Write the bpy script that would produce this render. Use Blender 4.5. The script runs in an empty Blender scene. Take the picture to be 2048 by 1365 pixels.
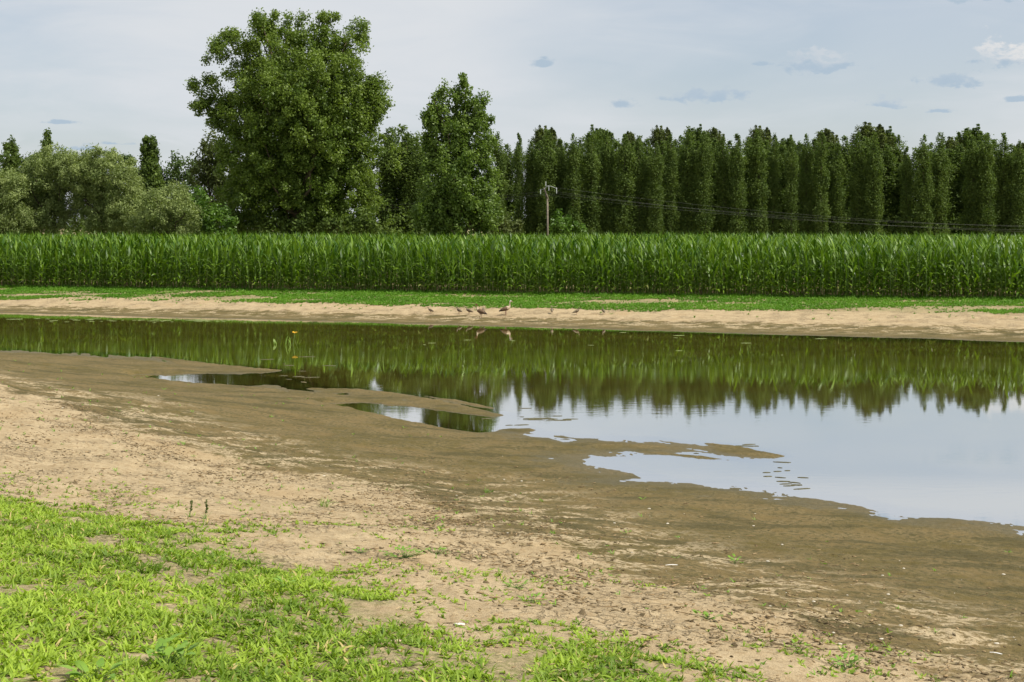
import bpy, math, random
import numpy as np
from mathutils import Vector

# ------------------------------------------------------------------ camera, world, sun
W, HH = 2048, 1365
F = 2844.0            # focal length in photo pixels (50 mm lens)
CZ = 3.8              # eye height above the water
YH = 455.0            # horizon row in the photo
sc = bpy.context.scene
COL = sc.collection
cam_d = bpy.data.cameras.new('camera'); cam = bpy.data.objects.new('camera', cam_d); COL.objects.link(cam)
cam.location = (0, 0, CZ); cam.rotation_euler = (math.radians(90), 0, 0)
cam_d.sensor_width = 36; cam_d.lens = 36 * F / W
cam_d.shift_y = -(HH / 2 - YH) / W
cam_d.clip_start = 0.1; cam_d.clip_end = 8000
sc.camera = cam
sc.render.engine = 'CYCLES'
sc.view_settings.view_transform = 'Standard'; sc.view_settings.look = 'None'
sc.view_settings.exposure = 0.22; sc.view_settings.gamma = 1
sc.view_settings.use_curve_mapping = False
sc.cycles.max_bounces = 6; sc.cycles.diffuse_bounces = 2; sc.cycles.transmission_bounces = 3
sc.cycles.transparent_max_bounces = 6; sc.cycles.glossy_bounces = 3

ELEV = math.radians(54); AZ = math.atan2(0.90, -0.36)
S = Vector((math.sin(AZ) * math.cos(ELEV), math.cos(AZ) * math.cos(ELEV), math.sin(ELEV)))
sun_d = bpy.data.lights.new('sun', 'SUN'); sun = bpy.data.objects.new('sun', sun_d); COL.objects.link(sun)
sun_d.energy = 4.8; sun_d.angle = math.radians(0.55); sun_d.color = (1.0, 0.95, 0.86)
sun.rotation_euler = S.to_track_quat('Z', 'Y').to_euler(); sun.location = (40, -20, 60)

class NT:
    """small node builder"""
    def __init__(s, tree): s.t = tree; s.t.nodes.clear()
    def n(s, typ, **kw):
        nd = s.t.nodes.new(typ)
        for k, v in kw.items():
            if k.startswith('_'): setattr(nd, k[1:], v)
        return nd
    def link(s, a, b): s.t.links.new(a, b)
    def put(s, sock, v):
        if isinstance(v, bpy.types.NodeSocket): s.link(v, sock)
        elif isinstance(v, (tuple, list)) and len(v) == 3 and sock.type == 'RGBA': sock.default_value = (*v, 1)
        else: sock.default_value = v
    def m(s, op, a, b=0.0, c=None, clamp=False):
        nd = s.t.nodes.new('ShaderNodeMath'); nd.operation = op; nd.use_clamp = clamp
        s.put(nd.inputs[0], a); s.put(nd.inputs[1], b)
        if c is not None: s.put(nd.inputs[2], c)
        return nd.outputs[0]
    def mix(s, f, a, b, blend='MIX'):
        nd = s.t.nodes.new('ShaderNodeMix'); nd.data_type = 'RGBA'; nd.blend_type = blend; nd.clamp_factor = True
        s.put(nd.inputs['Factor'], f); s.put(nd.inputs[6], a); s.put(nd.inputs[7], b)
        return nd.outputs[2]
    def noise(s, vec, scale, detail=4, rough=.55, dist=0.0):
        nd = s.t.nodes.new('ShaderNodeTexNoise'); nd.inputs['Scale'].default_value = scale
        nd.inputs['Detail'].default_value = detail; nd.inputs['Roughness'].default_value = rough
        nd.inputs['Distortion'].default_value = dist
        if vec is not None: s.link(vec, nd.inputs['Vector'])
        return nd.outputs[0]
    def ramp(s, f, lo, hi, a=0.0, b=1.0, smooth=True):
        nd = s.t.nodes.new('ShaderNodeMapRange'); nd.interpolation_type = 'SMOOTHSTEP' if smooth else 'LINEAR'
        s.put(nd.inputs[0], f); s.put(nd.inputs[1], lo); s.put(nd.inputs[2], hi)
        s.put(nd.inputs[3], a); s.put(nd.inputs[4], b)
        return nd.outputs[0]
    def scale(s, vec, xyz, loc=(0, 0, 0)):
        nd = s.t.nodes.new('ShaderNodeMapping'); s.link(vec, nd.inputs[0])
        nd.inputs['Scale'].default_value = xyz; nd.inputs['Location'].default_value = loc
        return nd.outputs[0]

world = bpy.data.worlds.new('World'); sc.world = world; world.use_nodes = True
g = NT(world.node_tree)
sky = g.n('ShaderNodeTexSky', _sky_type='NISHITA', _sun_disc=False)
sky.sun_elevation = ELEV; sky.sun_rotation = AZ; sky.altitude = 100; sky.air_density = 1.0; sky.dust_density = 1.5
tc = g.n('ShaderNodeTexCoord')
sep = g.n('ShaderNodeSeparateXYZ'); g.link(tc.outputs['Generated'], sep.inputs[0])
yy = g.m('MAXIMUM', g.m('ABSOLUTE', sep.outputs[1]), 0.02)
U = g.m('DIVIDE', sep.outputs[0], yy); V = g.m('DIVIDE', sep.outputs[2], yy)
uv = g.n('ShaderNodeCombineXYZ'); g.link(U, uv.inputs[0]); g.link(V, uv.inputs[1]); uvs = uv.outputs[0]
# thin high cloud veil with bluish openings
n1 = g.noise(g.scale(uvs, (1.2, 4.5, 1), (3.1, 1.7, 0)), 1.6, 5, .5, .4)
n2 = g.noise(g.scale(uvs, (3.0, 14.0, 1), (7.3, 0, 0)), 2.0, 5, .6, .6)
veil = g.ramp(g.m('ADD', g.m('MULTIPLY', n1, .75), g.m('MULTIPLY', n2, .25)), .36, .60, .5, 1.0)
# an opening high in the middle right of the picture
gx = g.m('DIVIDE', g.m('SUBTRACT', U, .10), .13); gy = g.m('DIVIDE', g.m('SUBTRACT', V, .135), .045)
gap = g.ramp(g.m('ADD', g.m('POWER', g.m('ABSOLUTE', gx), 2.0), g.m('POWER', g.m('ABSOLUTE', gy), 2.0)), 0, 1.6, .22, 0)
veil = g.m('SUBTRACT', veil, g.m('MULTIPLY', gap, g.ramp(n2, .3, .6, .5, 1)))
veil = g.m('MAXIMUM', veil, g.m('MULTIPLY', g.ramp(V, .15, .19), g.m('ADD', .72, g.m('MULTIPLY', n1, .35))))
# low strips of blue at the left horizon
sx = g.ramp(g.m('ABSOLUTE', g.m('SUBTRACT', U, -.30)), .0, .16, 1, 0)
sy = g.ramp(g.m('ABSOLUTE', g.m('SUBTRACT', V, .058)), .0, .022, 1, 0)
veil = g.m('SUBTRACT', veil, g.m('MULTIPLY', g.m('MULTIPLY', sx, sy), g.ramp(n2, .42, .6, 0, .45)))
skyc = g.mix(veil, g.mix(1.0, sky.outputs[0], (.95, .98, 1.02), 'MULTIPLY'), (6.1, 6.35, 6.65))
# small cumulus: (photo x, photo y, half width, half height, lit top amount)
n3 = g.noise(g.scale(uvs, (70, 130, 1)), 1.0, 5, .6)
n4 = g.noise(g.scale(uvs, (34, 60, 1), (2, 5, 0)), 1.0, 4, .6)
n5 = g.noise(g.scale(uvs, (34, 60, 1), (9, 1, 3)), 1.0, 4, .6)
CL = [(1640, 126, 62, 24, .5), (2025, 122, 70, 30, 1.0), (1418, 198, 60, 14, .1), (1917, 166, 56, 14, .1),
      (1766, 208, 46, 12, .2), (1872, 224, 32, 5, 0), (1246, 211, 20, 11, 0), (1086, 127, 24, 10, 0),
      (1525, 128, 22, 5, 0), (2035, 198, 26, 8, 0), (1960, -4, 90, 14, .3), (120, 246, 26, 4, 0), (220, 288, 40, 4, 0),
      (150, 298, 46, 5, 0), (2230, 60, 80, 24, .8), (1880, -160, 130, 40, .5), (1300, -260, 150, 40, .5)]
for cx, cy, rx, ry, lit in CL:
    rx *= 1.2; ry *= 1.3
    a = g.m('DIVIDE', g.m('SUBTRACT', U, (cx - 1024) / F), rx / F)
    b = g.m('DIVIDE', g.m('SUBTRACT', V, (YH - cy) / F), ry / F)
    b = g.m('ADD', b, g.m('MULTIPLY', g.m('SUBTRACT', n4, .5), 2.4)); a = g.m('ADD', a, g.m('MULTIPLY', g.m('SUBTRACT', n5, .5), 1.6))
    bb = g.m('MULTIPLY', b, g.ramp(b, -.7, 0, 1.9, 1.0))       # flat base
    r = g.m('SQRT', g.m('ADD', g.m('MULTIPLY', a, a), g.m('MULTIPLY', bb, bb)))
    k = g.ramp(g.m('ADD', r, g.m('MULTIPLY', g.m('SUBTRACT', n3, .5), 3.4)), .32, 1.12, .95, 0)
    front = g.m('GREATER_THAN', sep.outputs[1], 0.0)
    k = g.m('MULTIPLY', k, front)
    top = g.m('MULTIPLY', g.ramp(g.m('ADD', b, g.m('MULTIPLY', g.m('SUBTRACT', n3, .5), 2.5)), -.5, .8), lit)
    skyc = g.mix(k, skyc, g.mix(top, (3.7, 4.6, 5.5), (7.2, 7.0, 6.8)))
bg = g.n('ShaderNodeBackground'); g.link(skyc, bg.inputs[0]); bg.inputs[1].default_value = 0.1
wo = g.n('ShaderNodeOutputWorld'); g.link(bg.outputs[0], wo.inputs[0])

# ------------------------------------------------------------------ helpers
rng = np.random.default_rng(7)
def tag(o, label=None, cat=None, group=None, kind=None):
    if label: o['label'] = label
    if cat: o['category'] = cat
    if group: o['group'] = group
    if kind: o['kind'] = kind
    return o
def empty(name, loc=(0, 0, 0), rz=0.0):
    o = bpy.data.objects.new(name, None); COL.objects.link(o); o.location = loc; o.rotation_euler = (0, 0, rz)
    o.empty_display_size = .2
    return o
def mesh(name, V, F4, mat=None, tint=None, smooth=False, midx=None, mats=None):
    """V (n,3) array; F4 (m,k) int array, or list of such arrays"""
    me = bpy.data.meshes.new(name)
    Fs = F4 if isinstance(F4, list) else [F4]
    V = np.asarray(V, dtype=np.float32)
    me.vertices.add(len(V)); me.vertices.foreach_set('co', V.ravel())
    nl = sum(f.size for f in Fs); nf = sum(len(f) for f in Fs)
    me.loops.add(nl); me.loops.foreach_set('vertex_index', np.concatenate([f.ravel() for f in Fs]).astype(np.int32))
    cnt = np.concatenate([np.full(len(f), f.shape[1], dtype=np.int32) for f in Fs])
    st = np.concatenate([[0], np.cumsum(cnt)[:-1]]).astype(np.int32)
    me.polygons.add(nf); me.polygons.foreach_set('loop_start', st)
    if mats:
        for mm in mats: me.materials.append(mm)
    elif mat: me.materials.append(mat)
    if midx is not None: me.polygons.foreach_set('material_index', np.asarray(midx, dtype=np.int32))
    me.polygons.foreach_set('use_smooth', np.full(nf, smooth))
    me.update(calc_edges=True)
    if tint is not None:
        at = me.attributes.new('tint', 'FLOAT', 'POINT'); at.data.foreach_set('value', np.asarray(tint, dtype=np.float32))
    return me
def obj(name, me, parent=None, loc=None):
    o = bpy.data.objects.new(name, me); COL.objects.link(o)
    if parent: o.parent = parent
    if loc is not None: o.location = loc
    return o
def h2(ix, iy, seed):
    n = (ix.astype(np.int64) * 374761393 + iy.astype(np.int64) * 668265263 + seed * 982451653) & 0xffffffff
    n = ((n ^ (n >> 13)) * 1274126177) & 0xffffffff
    n = (n ^ (n >> 16)) & 0xffffffff
    return n / 4294967295.0
def vn(x, y, seed=0):
    x = np.asarray(x, float); y = np.asarray(y, float)
    ix = np.floor(x); iy = np.floor(y); fx = x - ix; fy = y - iy
    fx = fx * fx * (3 - 2 * fx); fy = fy * fy * (3 - 2 * fy)
    a = h2(ix, iy, seed); b = h2(ix + 1, iy, seed); c = h2(ix, iy + 1, seed); d = h2(ix + 1, iy + 1, seed)
    return (a + (b - a) * fx) * (1 - fy) + (c + (d - c) * fx) * fy
def fbm(x, y, seed=0, oct=4):
    s = 0; a = .5; t = 0
    for k in range(oct):
        s = s + a * vn(x, y, seed + k * 17); t += a; a *= .5; x = x * 2.03 + 11.3; y = y * 2.03 - 5.1
    return s / t
def sstep(v, a, b):
    t = np.clip((v - a) / (b - a), 0, 1); return t * t * (3 - 2 * t)

# ------------------------------------------------------------------ terrain (the water lies at z = 0)
def at0(px, py, z=0.0):
    d = F * (CZ - z) / (py - YH); return ((px - 1024) / F * d, d)
def at_d(px, py, D):
    return ((px - 1024) / F * D, D, CZ + (YH - py) / F * D)
def sdf(P, poly):
    """signed distance to a closed polygon, positive inside"""
    poly = np.asarray(poly, float); x = P[:, 0]; y = P[:, 1]
    d = np.full(len(P), 1e9); ins = np.zeros(len(P), bool)
    n = len(poly)
    for i in range(n):
        ax, ay = poly[i]; bx, by = poly[(i + 1) % n]
        ex, ey = bx - ax, by - ay
        t = np.clip(((x - ax) * ex + (y - ay) * ey) / (ex * ex + ey * ey + 1e-12), 0, 1)
        d = np.minimum(d, (x - ax - t * ex) ** 2 + (y - ay - t * ey) ** 2)
        c = ((ay > y) != (by > y)) & (x < (bx - ax) * (y - ay) / ((by - ay) if abs(by - ay) > 1e-12 else 1e-12) + ax)
        ins ^= c
    return np.sqrt(d) * np.where(ins, 1, -1)
shore_px = [(0, 700), (150, 706), (300, 714), (430, 733), (555, 743), (470, 750), (540, 762), (620, 776), (740, 781),
            (850, 796), (1003, 829), (985, 838), (1000, 848), (1045, 864), (1150, 878), (1300, 880), (1420, 892), (1530, 913),
            (1500, 918), (1400, 903), (1250, 911), (1150, 919), (1200, 934), (1290, 958), (1240, 962), (1400, 968),
            (1520, 980), (1620, 998), (1740, 1020), (1830, 1038), (1880, 1032), (1960, 1040), (2048, 1050)]
LAND = [at0(*p) for p in shore_px]
LAND = [(-120, 165), (-38, 70)] + LAND + [(20, 3), (60, -45), (60, -400), (-400, -400), (-400, 165)]
PUD = [[(640, 808), (700, 806), (780, 806), (850, 816), (930, 829), (1000, 842), (1010, 852), (960, 862), (900, 855), (830, 842), (740, 828)],
       [(250, 752), (300, 749), (420, 750), (520, 755), (545, 765), (500, 770), (400, 768), (290, 760)],
       [(560, 765), (640, 776), (700, 784), (690, 788), (600, 778)],
       [(830, 795), (990, 826), (940, 822), (850, 803)]]
PUD = [[at0(*p) for p in q] for q in PUD]
BAR = [[(690, 783), (770, 784), (860, 797), (930, 810), (1003, 828), (990, 835), (900, 825), (820, 813), (730, 806)],
       [(850, 792), (920, 801), (1000, 817), (995, 822), (900, 806)],
       [(300, 712), (430, 728), (570, 741), (520, 747), (400, 742)], [(560, 752), (640, 768), (600, 766)],
       [(600, 776), (720, 779), (760, 785), (650, 788)], [(1000, 860), (1060, 857), (1080, 861), (1040, 866)],
       [(1400, 884), (1480, 893), (1570, 912), (1550, 919), (1440, 903)], [(1290, 905), (1400, 911), (1480, 923), (1390, 918)]]
BAR = [[at0(*p) for p in q] for q in BAR]
cfx, cfy = [-26.6, -7.9, .6, 8.5, 22], [73, 68, 65, 63.1, 60.2]
wfx, wfy = [-22.7, -6.5, .5, 6.8, 17], [63, 57, 54, 51.4, 47]
def lin(x, xs, ys):
    r = np.interp(x, xs, ys)
    sl = (ys[1] - ys[0]) / (xs[1] - xs[0]); sr = (ys[-1] - ys[-2]) / (xs[-1] - xs[-2])
    r = np.where(x < xs[0], ys[0] + (x - xs[0]) * sl, r)
    return np.where(x > xs[-1], ys[-1] + (x - xs[-1]) * sr, r)
def gnear(s): return np.where(s > 0, .16 * (np.sqrt(s * s + 16) - 4), -.25 * sstep(-s, 0, 6) + np.clip(s, -1, 0) * .05)
def farT(x, y):
    x = np.clip(x, -45, 60); w = lin(x, wfx, wfy); c = lin(x, cfx, cfy)
    return (y - w) / (c - w)
def zfar(t):
    return np.interp(t, [-3, -.5, 0, .2, .55, 1, 1.6], [-.5, -.12, 0, .05, .42, .73, .76])
def base_h(x, y, fine=False):
    """terrain height; arrays in, arrays out"""
    x = np.atleast_1d(np.asarray(x, float)); y = np.atleast_1d(np.asarray(y, float))
    P = np.stack([x, y], 1)
    s = sdf(P, LAND)
    sa = -.655 * x + .755 * y; sn = .755 * x + .655 * y
    rag = (fbm(sa * .40, sn * 1.0, 3) - .5) * .45 + (fbm(sa * 2.2, sn * 5, 9) - .5) * .38 + (fbm(sa * 9, sn * 16, 12, 2) - .5) * .10
    zn = gnear(s + rag * sstep(np.abs(s), 6, 0.2))
    zn = np.minimum(zn, 2.35 + .02 * (zn - 2.35))
    for q in PUD:
        d = sdf(P, q) + rag * .6
        k = sstep(d, -.35, .12); zn = zn * (1 - k) - .03 * k
    for q in BAR:
        k = sstep(sdf(P, q) + rag * .35, -.12, .15); zn = np.where(zn < .02, zn * (1 - k) + .02 * k, zn)
    near = sstep(s, 0, 8)
    zn = zn + near * ((fbm(x * .7, y * .7, 21) - .5) * .16)
    t = farT(x, y) + (fbm(x * .5, y * .5, 5) - .5) * .09
    zf = zfar(t) + sstep(t, .1, .5) * (fbm(x * .8, y * .8, 31) - .5) * .05
    z = np.maximum(zn, zf)
    if fine:
        sa_ = -.655 * x + .755 * y; sn_ = .755 * x + .655 * y
        land = sstep(z, -.01, .03)
        z = z + land * ((fbm(x * 3, y * 3, 41, 3) - .5) * .035 + (fbm(x * 14, y * 14, 43, 3) - .5) * .028)
        z = z + sstep(s, -.5, 1.0) * (1 - sstep(s, 1.5, 4)) * (fbm(sa_ * .9, sn_ * 3.0, 47, 4) - .5) * .024
    return z
def ground(x, y): return float(base_h([x], [y])[0])
def hit(px, py, fast=False):
    """where the line of sight of a photo pixel meets the terrain"""
    d = np.concatenate([np.arange(3.0, 30, .03), np.arange(30, 90, .08)])
    x = (px - 1024) / F * d; zr = CZ - (py - YH) / F * d
    if fast:
        zz = np.maximum(gnear(sdf(np.stack([x, d], 1), LAND)), zfar(farT(x, d)))
    else: zz = base_h(x, d)
    i = np.argmax(zr < np.maximum(zz, 0)); 
    return (x[i], d[i], max(zz[i], 0))
dry_px = [(0, 775), (110, 800), (200, 845), (330, 880), (430, 915), (560, 942), (700, 968), (820, 985), (880, 1020), (1000, 1062),
          (1100, 1100), (1200, 1130), (1300, 1165), (1430, 1205), (1600, 1245), (1720, 1290), (1900, 1325), (2048, 1372)]
DRY = [hit(*p, True)[:2] for p in dry_px]
DRY = [(-80, 110), (-30, 50)] + DRY + [(8, 2), (40, -40), (40, -300), (-300, -300), (-300, 110)]
grass_px = [(0, 998), (150, 1012), (300, 1045), (430, 1062), (520, 1105), (650, 1132), (740, 1182), (830, 1205), (890, 1275), (960, 1290),
            (1040, 1262), (1130, 1268), (1200, 1295), (1330, 1305), (1400, 1335), (1450, 1365), (1600, 1500)]
GR = [hit(*p, True)[:2] for p in grass_px]
GRASS = [(-60, 60), (-12, 16)] + GR + [(4, -2), (10, -30), (-60, -30)]

def ground_mesh():
    q = np.concatenate([np.arange(3600, 1000, -6.5), np.arange(1000, 130, -1.9), np.arange(130, 8, -2.5)])
    r = 10807.0 / q
    r = np.concatenate([[.4, 1, 1.7, 2.4], r, [1700, 2400, 4000]])
    a = np.concatenate([np.arange(-.40, .4001, .00135), np.linspace(.43, 2 * math.pi - .43, 90)])
    R, A = np.meshgrid(r, a, indexing='ij')
    x = (R * np.sin(A)).ravel(); y = (R * np.cos(A)).ravel()
    z = base_h(x, y, True)
    nr, na = R.shape
    i = np.arange(nr - 1)[:, None] * na; j = np.arange(na)[None, :]; j2 = (j + 1) % na
    f = np.stack([i + j, i + na + j, i + na + j2, i + j2], -1).reshape(-1, 4)[:, ::-1]
    x = np.append(x, 0); y = np.append(y, 0); z = np.append(z, ground(0, 0))
    c = len(x) - 1
    jj = np.arange(na)
    fc = np.stack([np.full(na, c), (jj + 1) % na, jj], 1)
    me = mesh('ground', np.stack([x, y, z], 1), [f, fc], M['ground'], smooth=True)
    P = np.stack([x, y], 1)
    dry = np.clip(sdf(P, DRY) / 8 + .5, 0, 1)
    t = farT(x, y); s = sdf(P, LAND); isfar = (t > -.3) & (s < 0)
    dry = np.where(isfar, np.clip((t - .31) * 1.6 + .5, 0, 1), dry)
    gr = np.clip(sdf(P, GRASS) / 4 + .5, 0, 1)
    gr = np.where(isfar, np.clip((t - .58) * 1.6 + .5, 0, .62), gr)
    gr = np.where(isfar & (t > 1.0), .9, gr); gr = np.where(y > 105, 1, gr)
    hgt = np.clip(z * 4 + .5, 0, 1)
    at = me.attributes.new('zone', 'FLOAT_COLOR', 'POINT')
    at.data.foreach_set('color', np.stack([dry, gr, hgt, isfar.astype(float)], 1).astype(np.float32).ravel())
    return obj('ground', me)

# ------------------------------------------------------------------ materials
M = {}
def material(name):
    m = bpy.data.materials.new(name); m.use_nodes = True; M[name] = m
    return m, NT(m.node_tree)
def finish(g, shader, disp=None):
    o = g.n('ShaderNodeOutputMaterial'); g.link(shader, o.inputs[0])
def principled(g, col, rough=.8, spec=.3, normal=None, **kw):
    b = g.n('ShaderNodeBsdfPrincipled'); g.put(b.inputs['Base Color'], col); g.put(b.inputs['Roughness'], rough)
    b.inputs['Specular IOR Level'].default_value = spec if not isinstance(spec, bpy.types.NodeSocket) else .5
    if isinstance(spec, bpy.types.NodeSocket): g.link(spec, b.inputs['Specular IOR Level'])
    if normal is not None: g.link(normal, b.inputs['Normal'])
    for k, v in kw.items(): g.put(b.inputs[k.replace('_', ' ')], v)
    return b.outputs[0]

def bpn_noise(g, oc):
    nd = g.n('ShaderNodeTexNoise'); nd.inputs['Scale'].default_value = 14; nd.inputs['Detail'].default_value = 3; g.link(oc, nd.inputs['Vector'])
    sc_n = g.n('ShaderNodeVectorMath', _operation='SCALE'); g.link(nd.outputs['Color'], sc_n.inputs[0]); sc_n.inputs['Scale'].default_value = .12
    return sc_n.outputs[0]
m, g = material('ground')
tcn = g.n('ShaderNodeTexCoord'); oc = tcn.outputs['Object']
zn = g.n('ShaderNodeVertexColor'); zn.layer_name = 'zone'
zs = g.n('ShaderNodeSeparateColor'); g.link(zn.outputs[0], zs.inputs[0])
dryv, grv, hv = zs.outputs
far_f = zn.outputs['Alpha']
nA = g.noise(g.scale(oc, (1, 1.0, 0)), .55, 6, .6, .3)
nB = g.noise(g.scale(oc, (1, 1, 0), (5, 3, 0)), 2.6, 6, .62, .2)
nC = g.noise(g.scale(oc, (1, 1, 0), (1, 9, 0)), 14, 5, .65)
nD = g.noise(g.scale(oc, (1, 1, 0)), 60, 3, .7)
e = g.m('ADD', dryv, g.m('ADD', g.m('MULTIPLY', g.m('SUBTRACT', nA, .5), .26), g.m('MULTIPLY', g.m('SUBTRACT', nB, .5), .28)))
dm = g.ramp(g.m('ADD', e, g.m('MULTIPLY', g.m('SUBTRACT', nC, .5), .16)), .472, .528)
# wet mud: brown with olive algae and dark streaks
mud = g.mix(g.ramp(nA, .42, .58), (.166, .118, .044), (.105, .080, .020))
mud = g.mix(g.ramp(nB, .35, .7, 0, .7), mud, (.200, .150, .068))
mud = g.mix(g.m('MULTIPLY', g.ramp(nC, .44, .60), g.ramp(nB, .35, .55)), mud, (.085, .070, .024))
mud = g.mix(g.ramp(nD, .60, .76, 0, .5), mud, (.30, .24, .13))
# drying pale crusts inside the mud, in the band before the dry sand
nE = g.noise(g.scale(oc, (1.0, 1.5, 0), (2, 2, 0)), 1.1, 7, .75, .5)
crust = g.m('MULTIPLY', g.ramp(nE, .495, .57), g.m('MULTIPLY', g.ramp(dryv, .08, .34), g.ramp(nC, .42, .53)))
nF = g.noise(g.scale(oc, (.5, 1.6, 0), (9, 2, 0)), 1.0, 6, .65, .4)
mud = g.mix(g.m('MULTIPLY', g.ramp(nF, .50, .62), g.ramp(nC, .3, .5, .5, .9)), mud, (.075, .062, .020))
mud = g.mix(g.m('MULTIPLY', crust, .9), mud, (.47, .37, .225))
# dry sand
sand = g.mix(g.ramp(nB, .35, .65), (.358, .272, .155), (.455, .355, .212))
sand = g.mix(g.ramp(nC, .48, .62, 0, .6), sand, (.27, .185, .09))
sand = g.mix(g.ramp(nD, .56, .72, 0, .6), sand, (.24, .165, .085))
sand = g.mix(g.ramp(nA, .52, .68, 0, .45), sand, (.36, .25, .125))
colr = g.mix(dm, mud, sand)
# green film and litter where plants grow
gm = g.ramp(g.m('ADD', grv, g.m('MULTIPLY', g.m('SUBTRACT', nB, .5), .55)), .48, .62)
colr = g.mix(g.m('MULTIPLY', gm, g.ramp(nC, .35, .6, .1, .6)), colr, (.13, .145, .04))
wetc = g.ramp(g.m('ADD', hv, g.m('MULTIPLY', g.m('SUBTRACT', nB, .5), .12)), .5, .60, 1, 0)
colr = g.mix(g.m('MULTIPLY', wetc, .6), colr, (.095, .078, .030))
# drying cracks along the border of mud and sand
vo = g.n('ShaderNodeTexVoronoi', _feature='DISTANCE_TO_EDGE'); vo.inputs['Scale'].default_value = 9
wob = g.n('ShaderNodeVectorMath', _operation='ADD'); g.link(oc, wob.inputs[0]); g.link(bpn_noise(g, oc), wob.inputs[1]); g.link(wob.outputs[0], vo.inputs['Vector'])
crack = g.m('MULTIPLY', g.ramp(vo.outputs['Distance'], .02, .07, 1, 0), g.m('MULTIPLY', g.ramp(dryv, .40, .5), g.ramp(g.noise(oc, 1.3, 3), .48, .6)))
colr = g.mix(g.m('MULTIPLY', crack, .55), colr, (.11, .08, .04))
rough = g.ramp(hv, .5, .56, .5, .95)
bh = g.m('SUBTRACT', g.m('ADD', g.m('MULTIPLY', nC, .6), g.m('MULTIPLY', nD, .35)), g.m('MULTIPLY', crack, .35))
bp = g.n('ShaderNodeBump'); bp.inputs['Strength'].default_value = 1.0; bp.inputs['Distance'].default_value = .05
g.link(bh, bp.inputs['Height'])
finish(g, principled(g, colr, rough, .25, bp.outputs[0]))

m, g = material('water')
tcn = g.n('ShaderNodeTexCoord'); oc = tcn.outputs['Object']
w1 = g.noise(g.scale(oc, (.8, 2.2, 0)), 2.4, 3, .5)
w2 = g.noise(g.scale(oc, (1, 2.6, 0), (4, 4, 0)), 9, 2, .5)
wpatch = g.ramp(g.noise(g.scale(oc, (.6, 1, 0)), .22, 3, .5), .4, .62, .25, 1.0)
bp = g.n('ShaderNodeBump'); bp.inputs['Strength'].default_value = 1; bp.inputs['Distance'].default_value = 1
g.link(g.m('MULTIPLY', g.m('ADD', g.m('MULTIPLY', w1, .0008), g.m('MULTIPLY', w2, .00020)), wpatch), bp.inputs['Height'])
fr = g.n('ShaderNodeFresnel'); fr.inputs[0].default_value = 1.33; g.link(bp.outputs[0], fr.inputs['Normal'])
ff = g.m('ADD', .60, g.m('MULTIPLY', fr.outputs[0], .24), clamp=True)   # silty water: a bright surface film over murk
gl = g.n('ShaderNodeBsdfGlossy'); gl.inputs['Roughness'].default_value = .02; gl.inputs[0].default_value = (1, 1, 1, 1)
g.link(bp.outputs[0], gl.inputs['Normal'])
df = g.n('ShaderNodeBsdfDiffuse'); g.link(g.mix(g.ramp(g.noise(oc, .5, 4), .4, .6), (.128, .100, .020), (.100, .079, .015)), df.inputs[0])
dep = g.n('ShaderNodeAttribute'); dep.attribute_name = 'depth'
tr = g.n('ShaderNodeBsdfTransparent'); tr.inputs[0].default_value = (.80, .74, .55, 1)
mm = g.n('ShaderNodeMixShader'); g.link(g.ramp(dep.outputs['Fac'], .0, .05), mm.inputs[0]); g.link(tr.outputs[0], mm.inputs[1]); g.link(df.outputs[0], mm.inputs[2])
mx = g.n('ShaderNodeMixShader'); g.link(ff, mx.inputs[0]); g.link(mm.outputs[0], mx.inputs[1]); g.link(gl.outputs[0], mx.inputs[2])
finish(g, mx.outputs[0])

def leaf_material(name, dark, light, trans=.35, rough=.45, spec=.4, warm=None):
    m, g = material(name)
    at = g.n('ShaderNodeAttribute'); at.attribute_name = 'tint'
    tcn = g.n('ShaderNodeTexCoord')
    nn = g.noise(tcn.outputs['Object'], .35, 3)
    c = g.mix(g.m('ADD', at.outputs['Fac'], g.m('MULTIPLY', g.m('SUBTRACT', nn, .5), .5), clamp=True), dark, light)
    if warm: c = g.mix(g.ramp(at.outputs['Fac'], .93, .97), c, warm)
    b = principled(g, c, rough, spec)
    t = g.n('ShaderNodeBsdfTranslucent'); g.link(g.mix(1.0, c, (1.25, 1.35, .55), 'MULTIPLY'), t.inputs[0])
    mx = g.n('ShaderNodeMixShader'); mx.inputs[0].default_value = trans; g.link(b, mx.inputs[1]); g.link(t.outputs[0], mx.inputs[2])
    finish(g, mx.outputs[0])
leaf_material('leaf_poplar', (.064, .112, .014), (.215, .295, .05), .32, .5, .28)
leaf_material('leaf_young', (.065, .115, .016), (.20, .285, .055), .32, .5, .28)
leaf_material('leaf_dark', (.055, .092, .020), (.155, .215, .050), .34, .6, .15)
leaf_material('leaf_brown', (.055, .075, .022), (.135, .165, .05), .28, .6, .15)
leaf_material('leaf_far', (.045, .08, .022), (.105, .155, .048), .25, .6, .15)
leaf_material('leaf_willow', (.115, .16, .045), (.32, .38, .14), .3, .6, .2)
leaf_material('leaf_bright', (.07, .15, .02), (.14, .24, .035), .35)
leaf_material('leaf_corn', (.030, .086, .004), (.180, .290, .022), .25, .44, .26, (.20, .22, .06))
leaf_material('leaf_grass', (.110, .192, .014), (.330, .450, .046), .3, .55, .25, (.50, .40, .16))
leaf_material('leaf_weed', (.075, .19, .014), (.17, .33, .035), .3, .6, .2)
leaf_material('leaf_herb', (.12, .25, .03), (.24, .38, .05), .3, .5, .35)
leaf_material('leaf_reed', (.12, .22, .03), (.22, .32, .06), .3)
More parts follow.
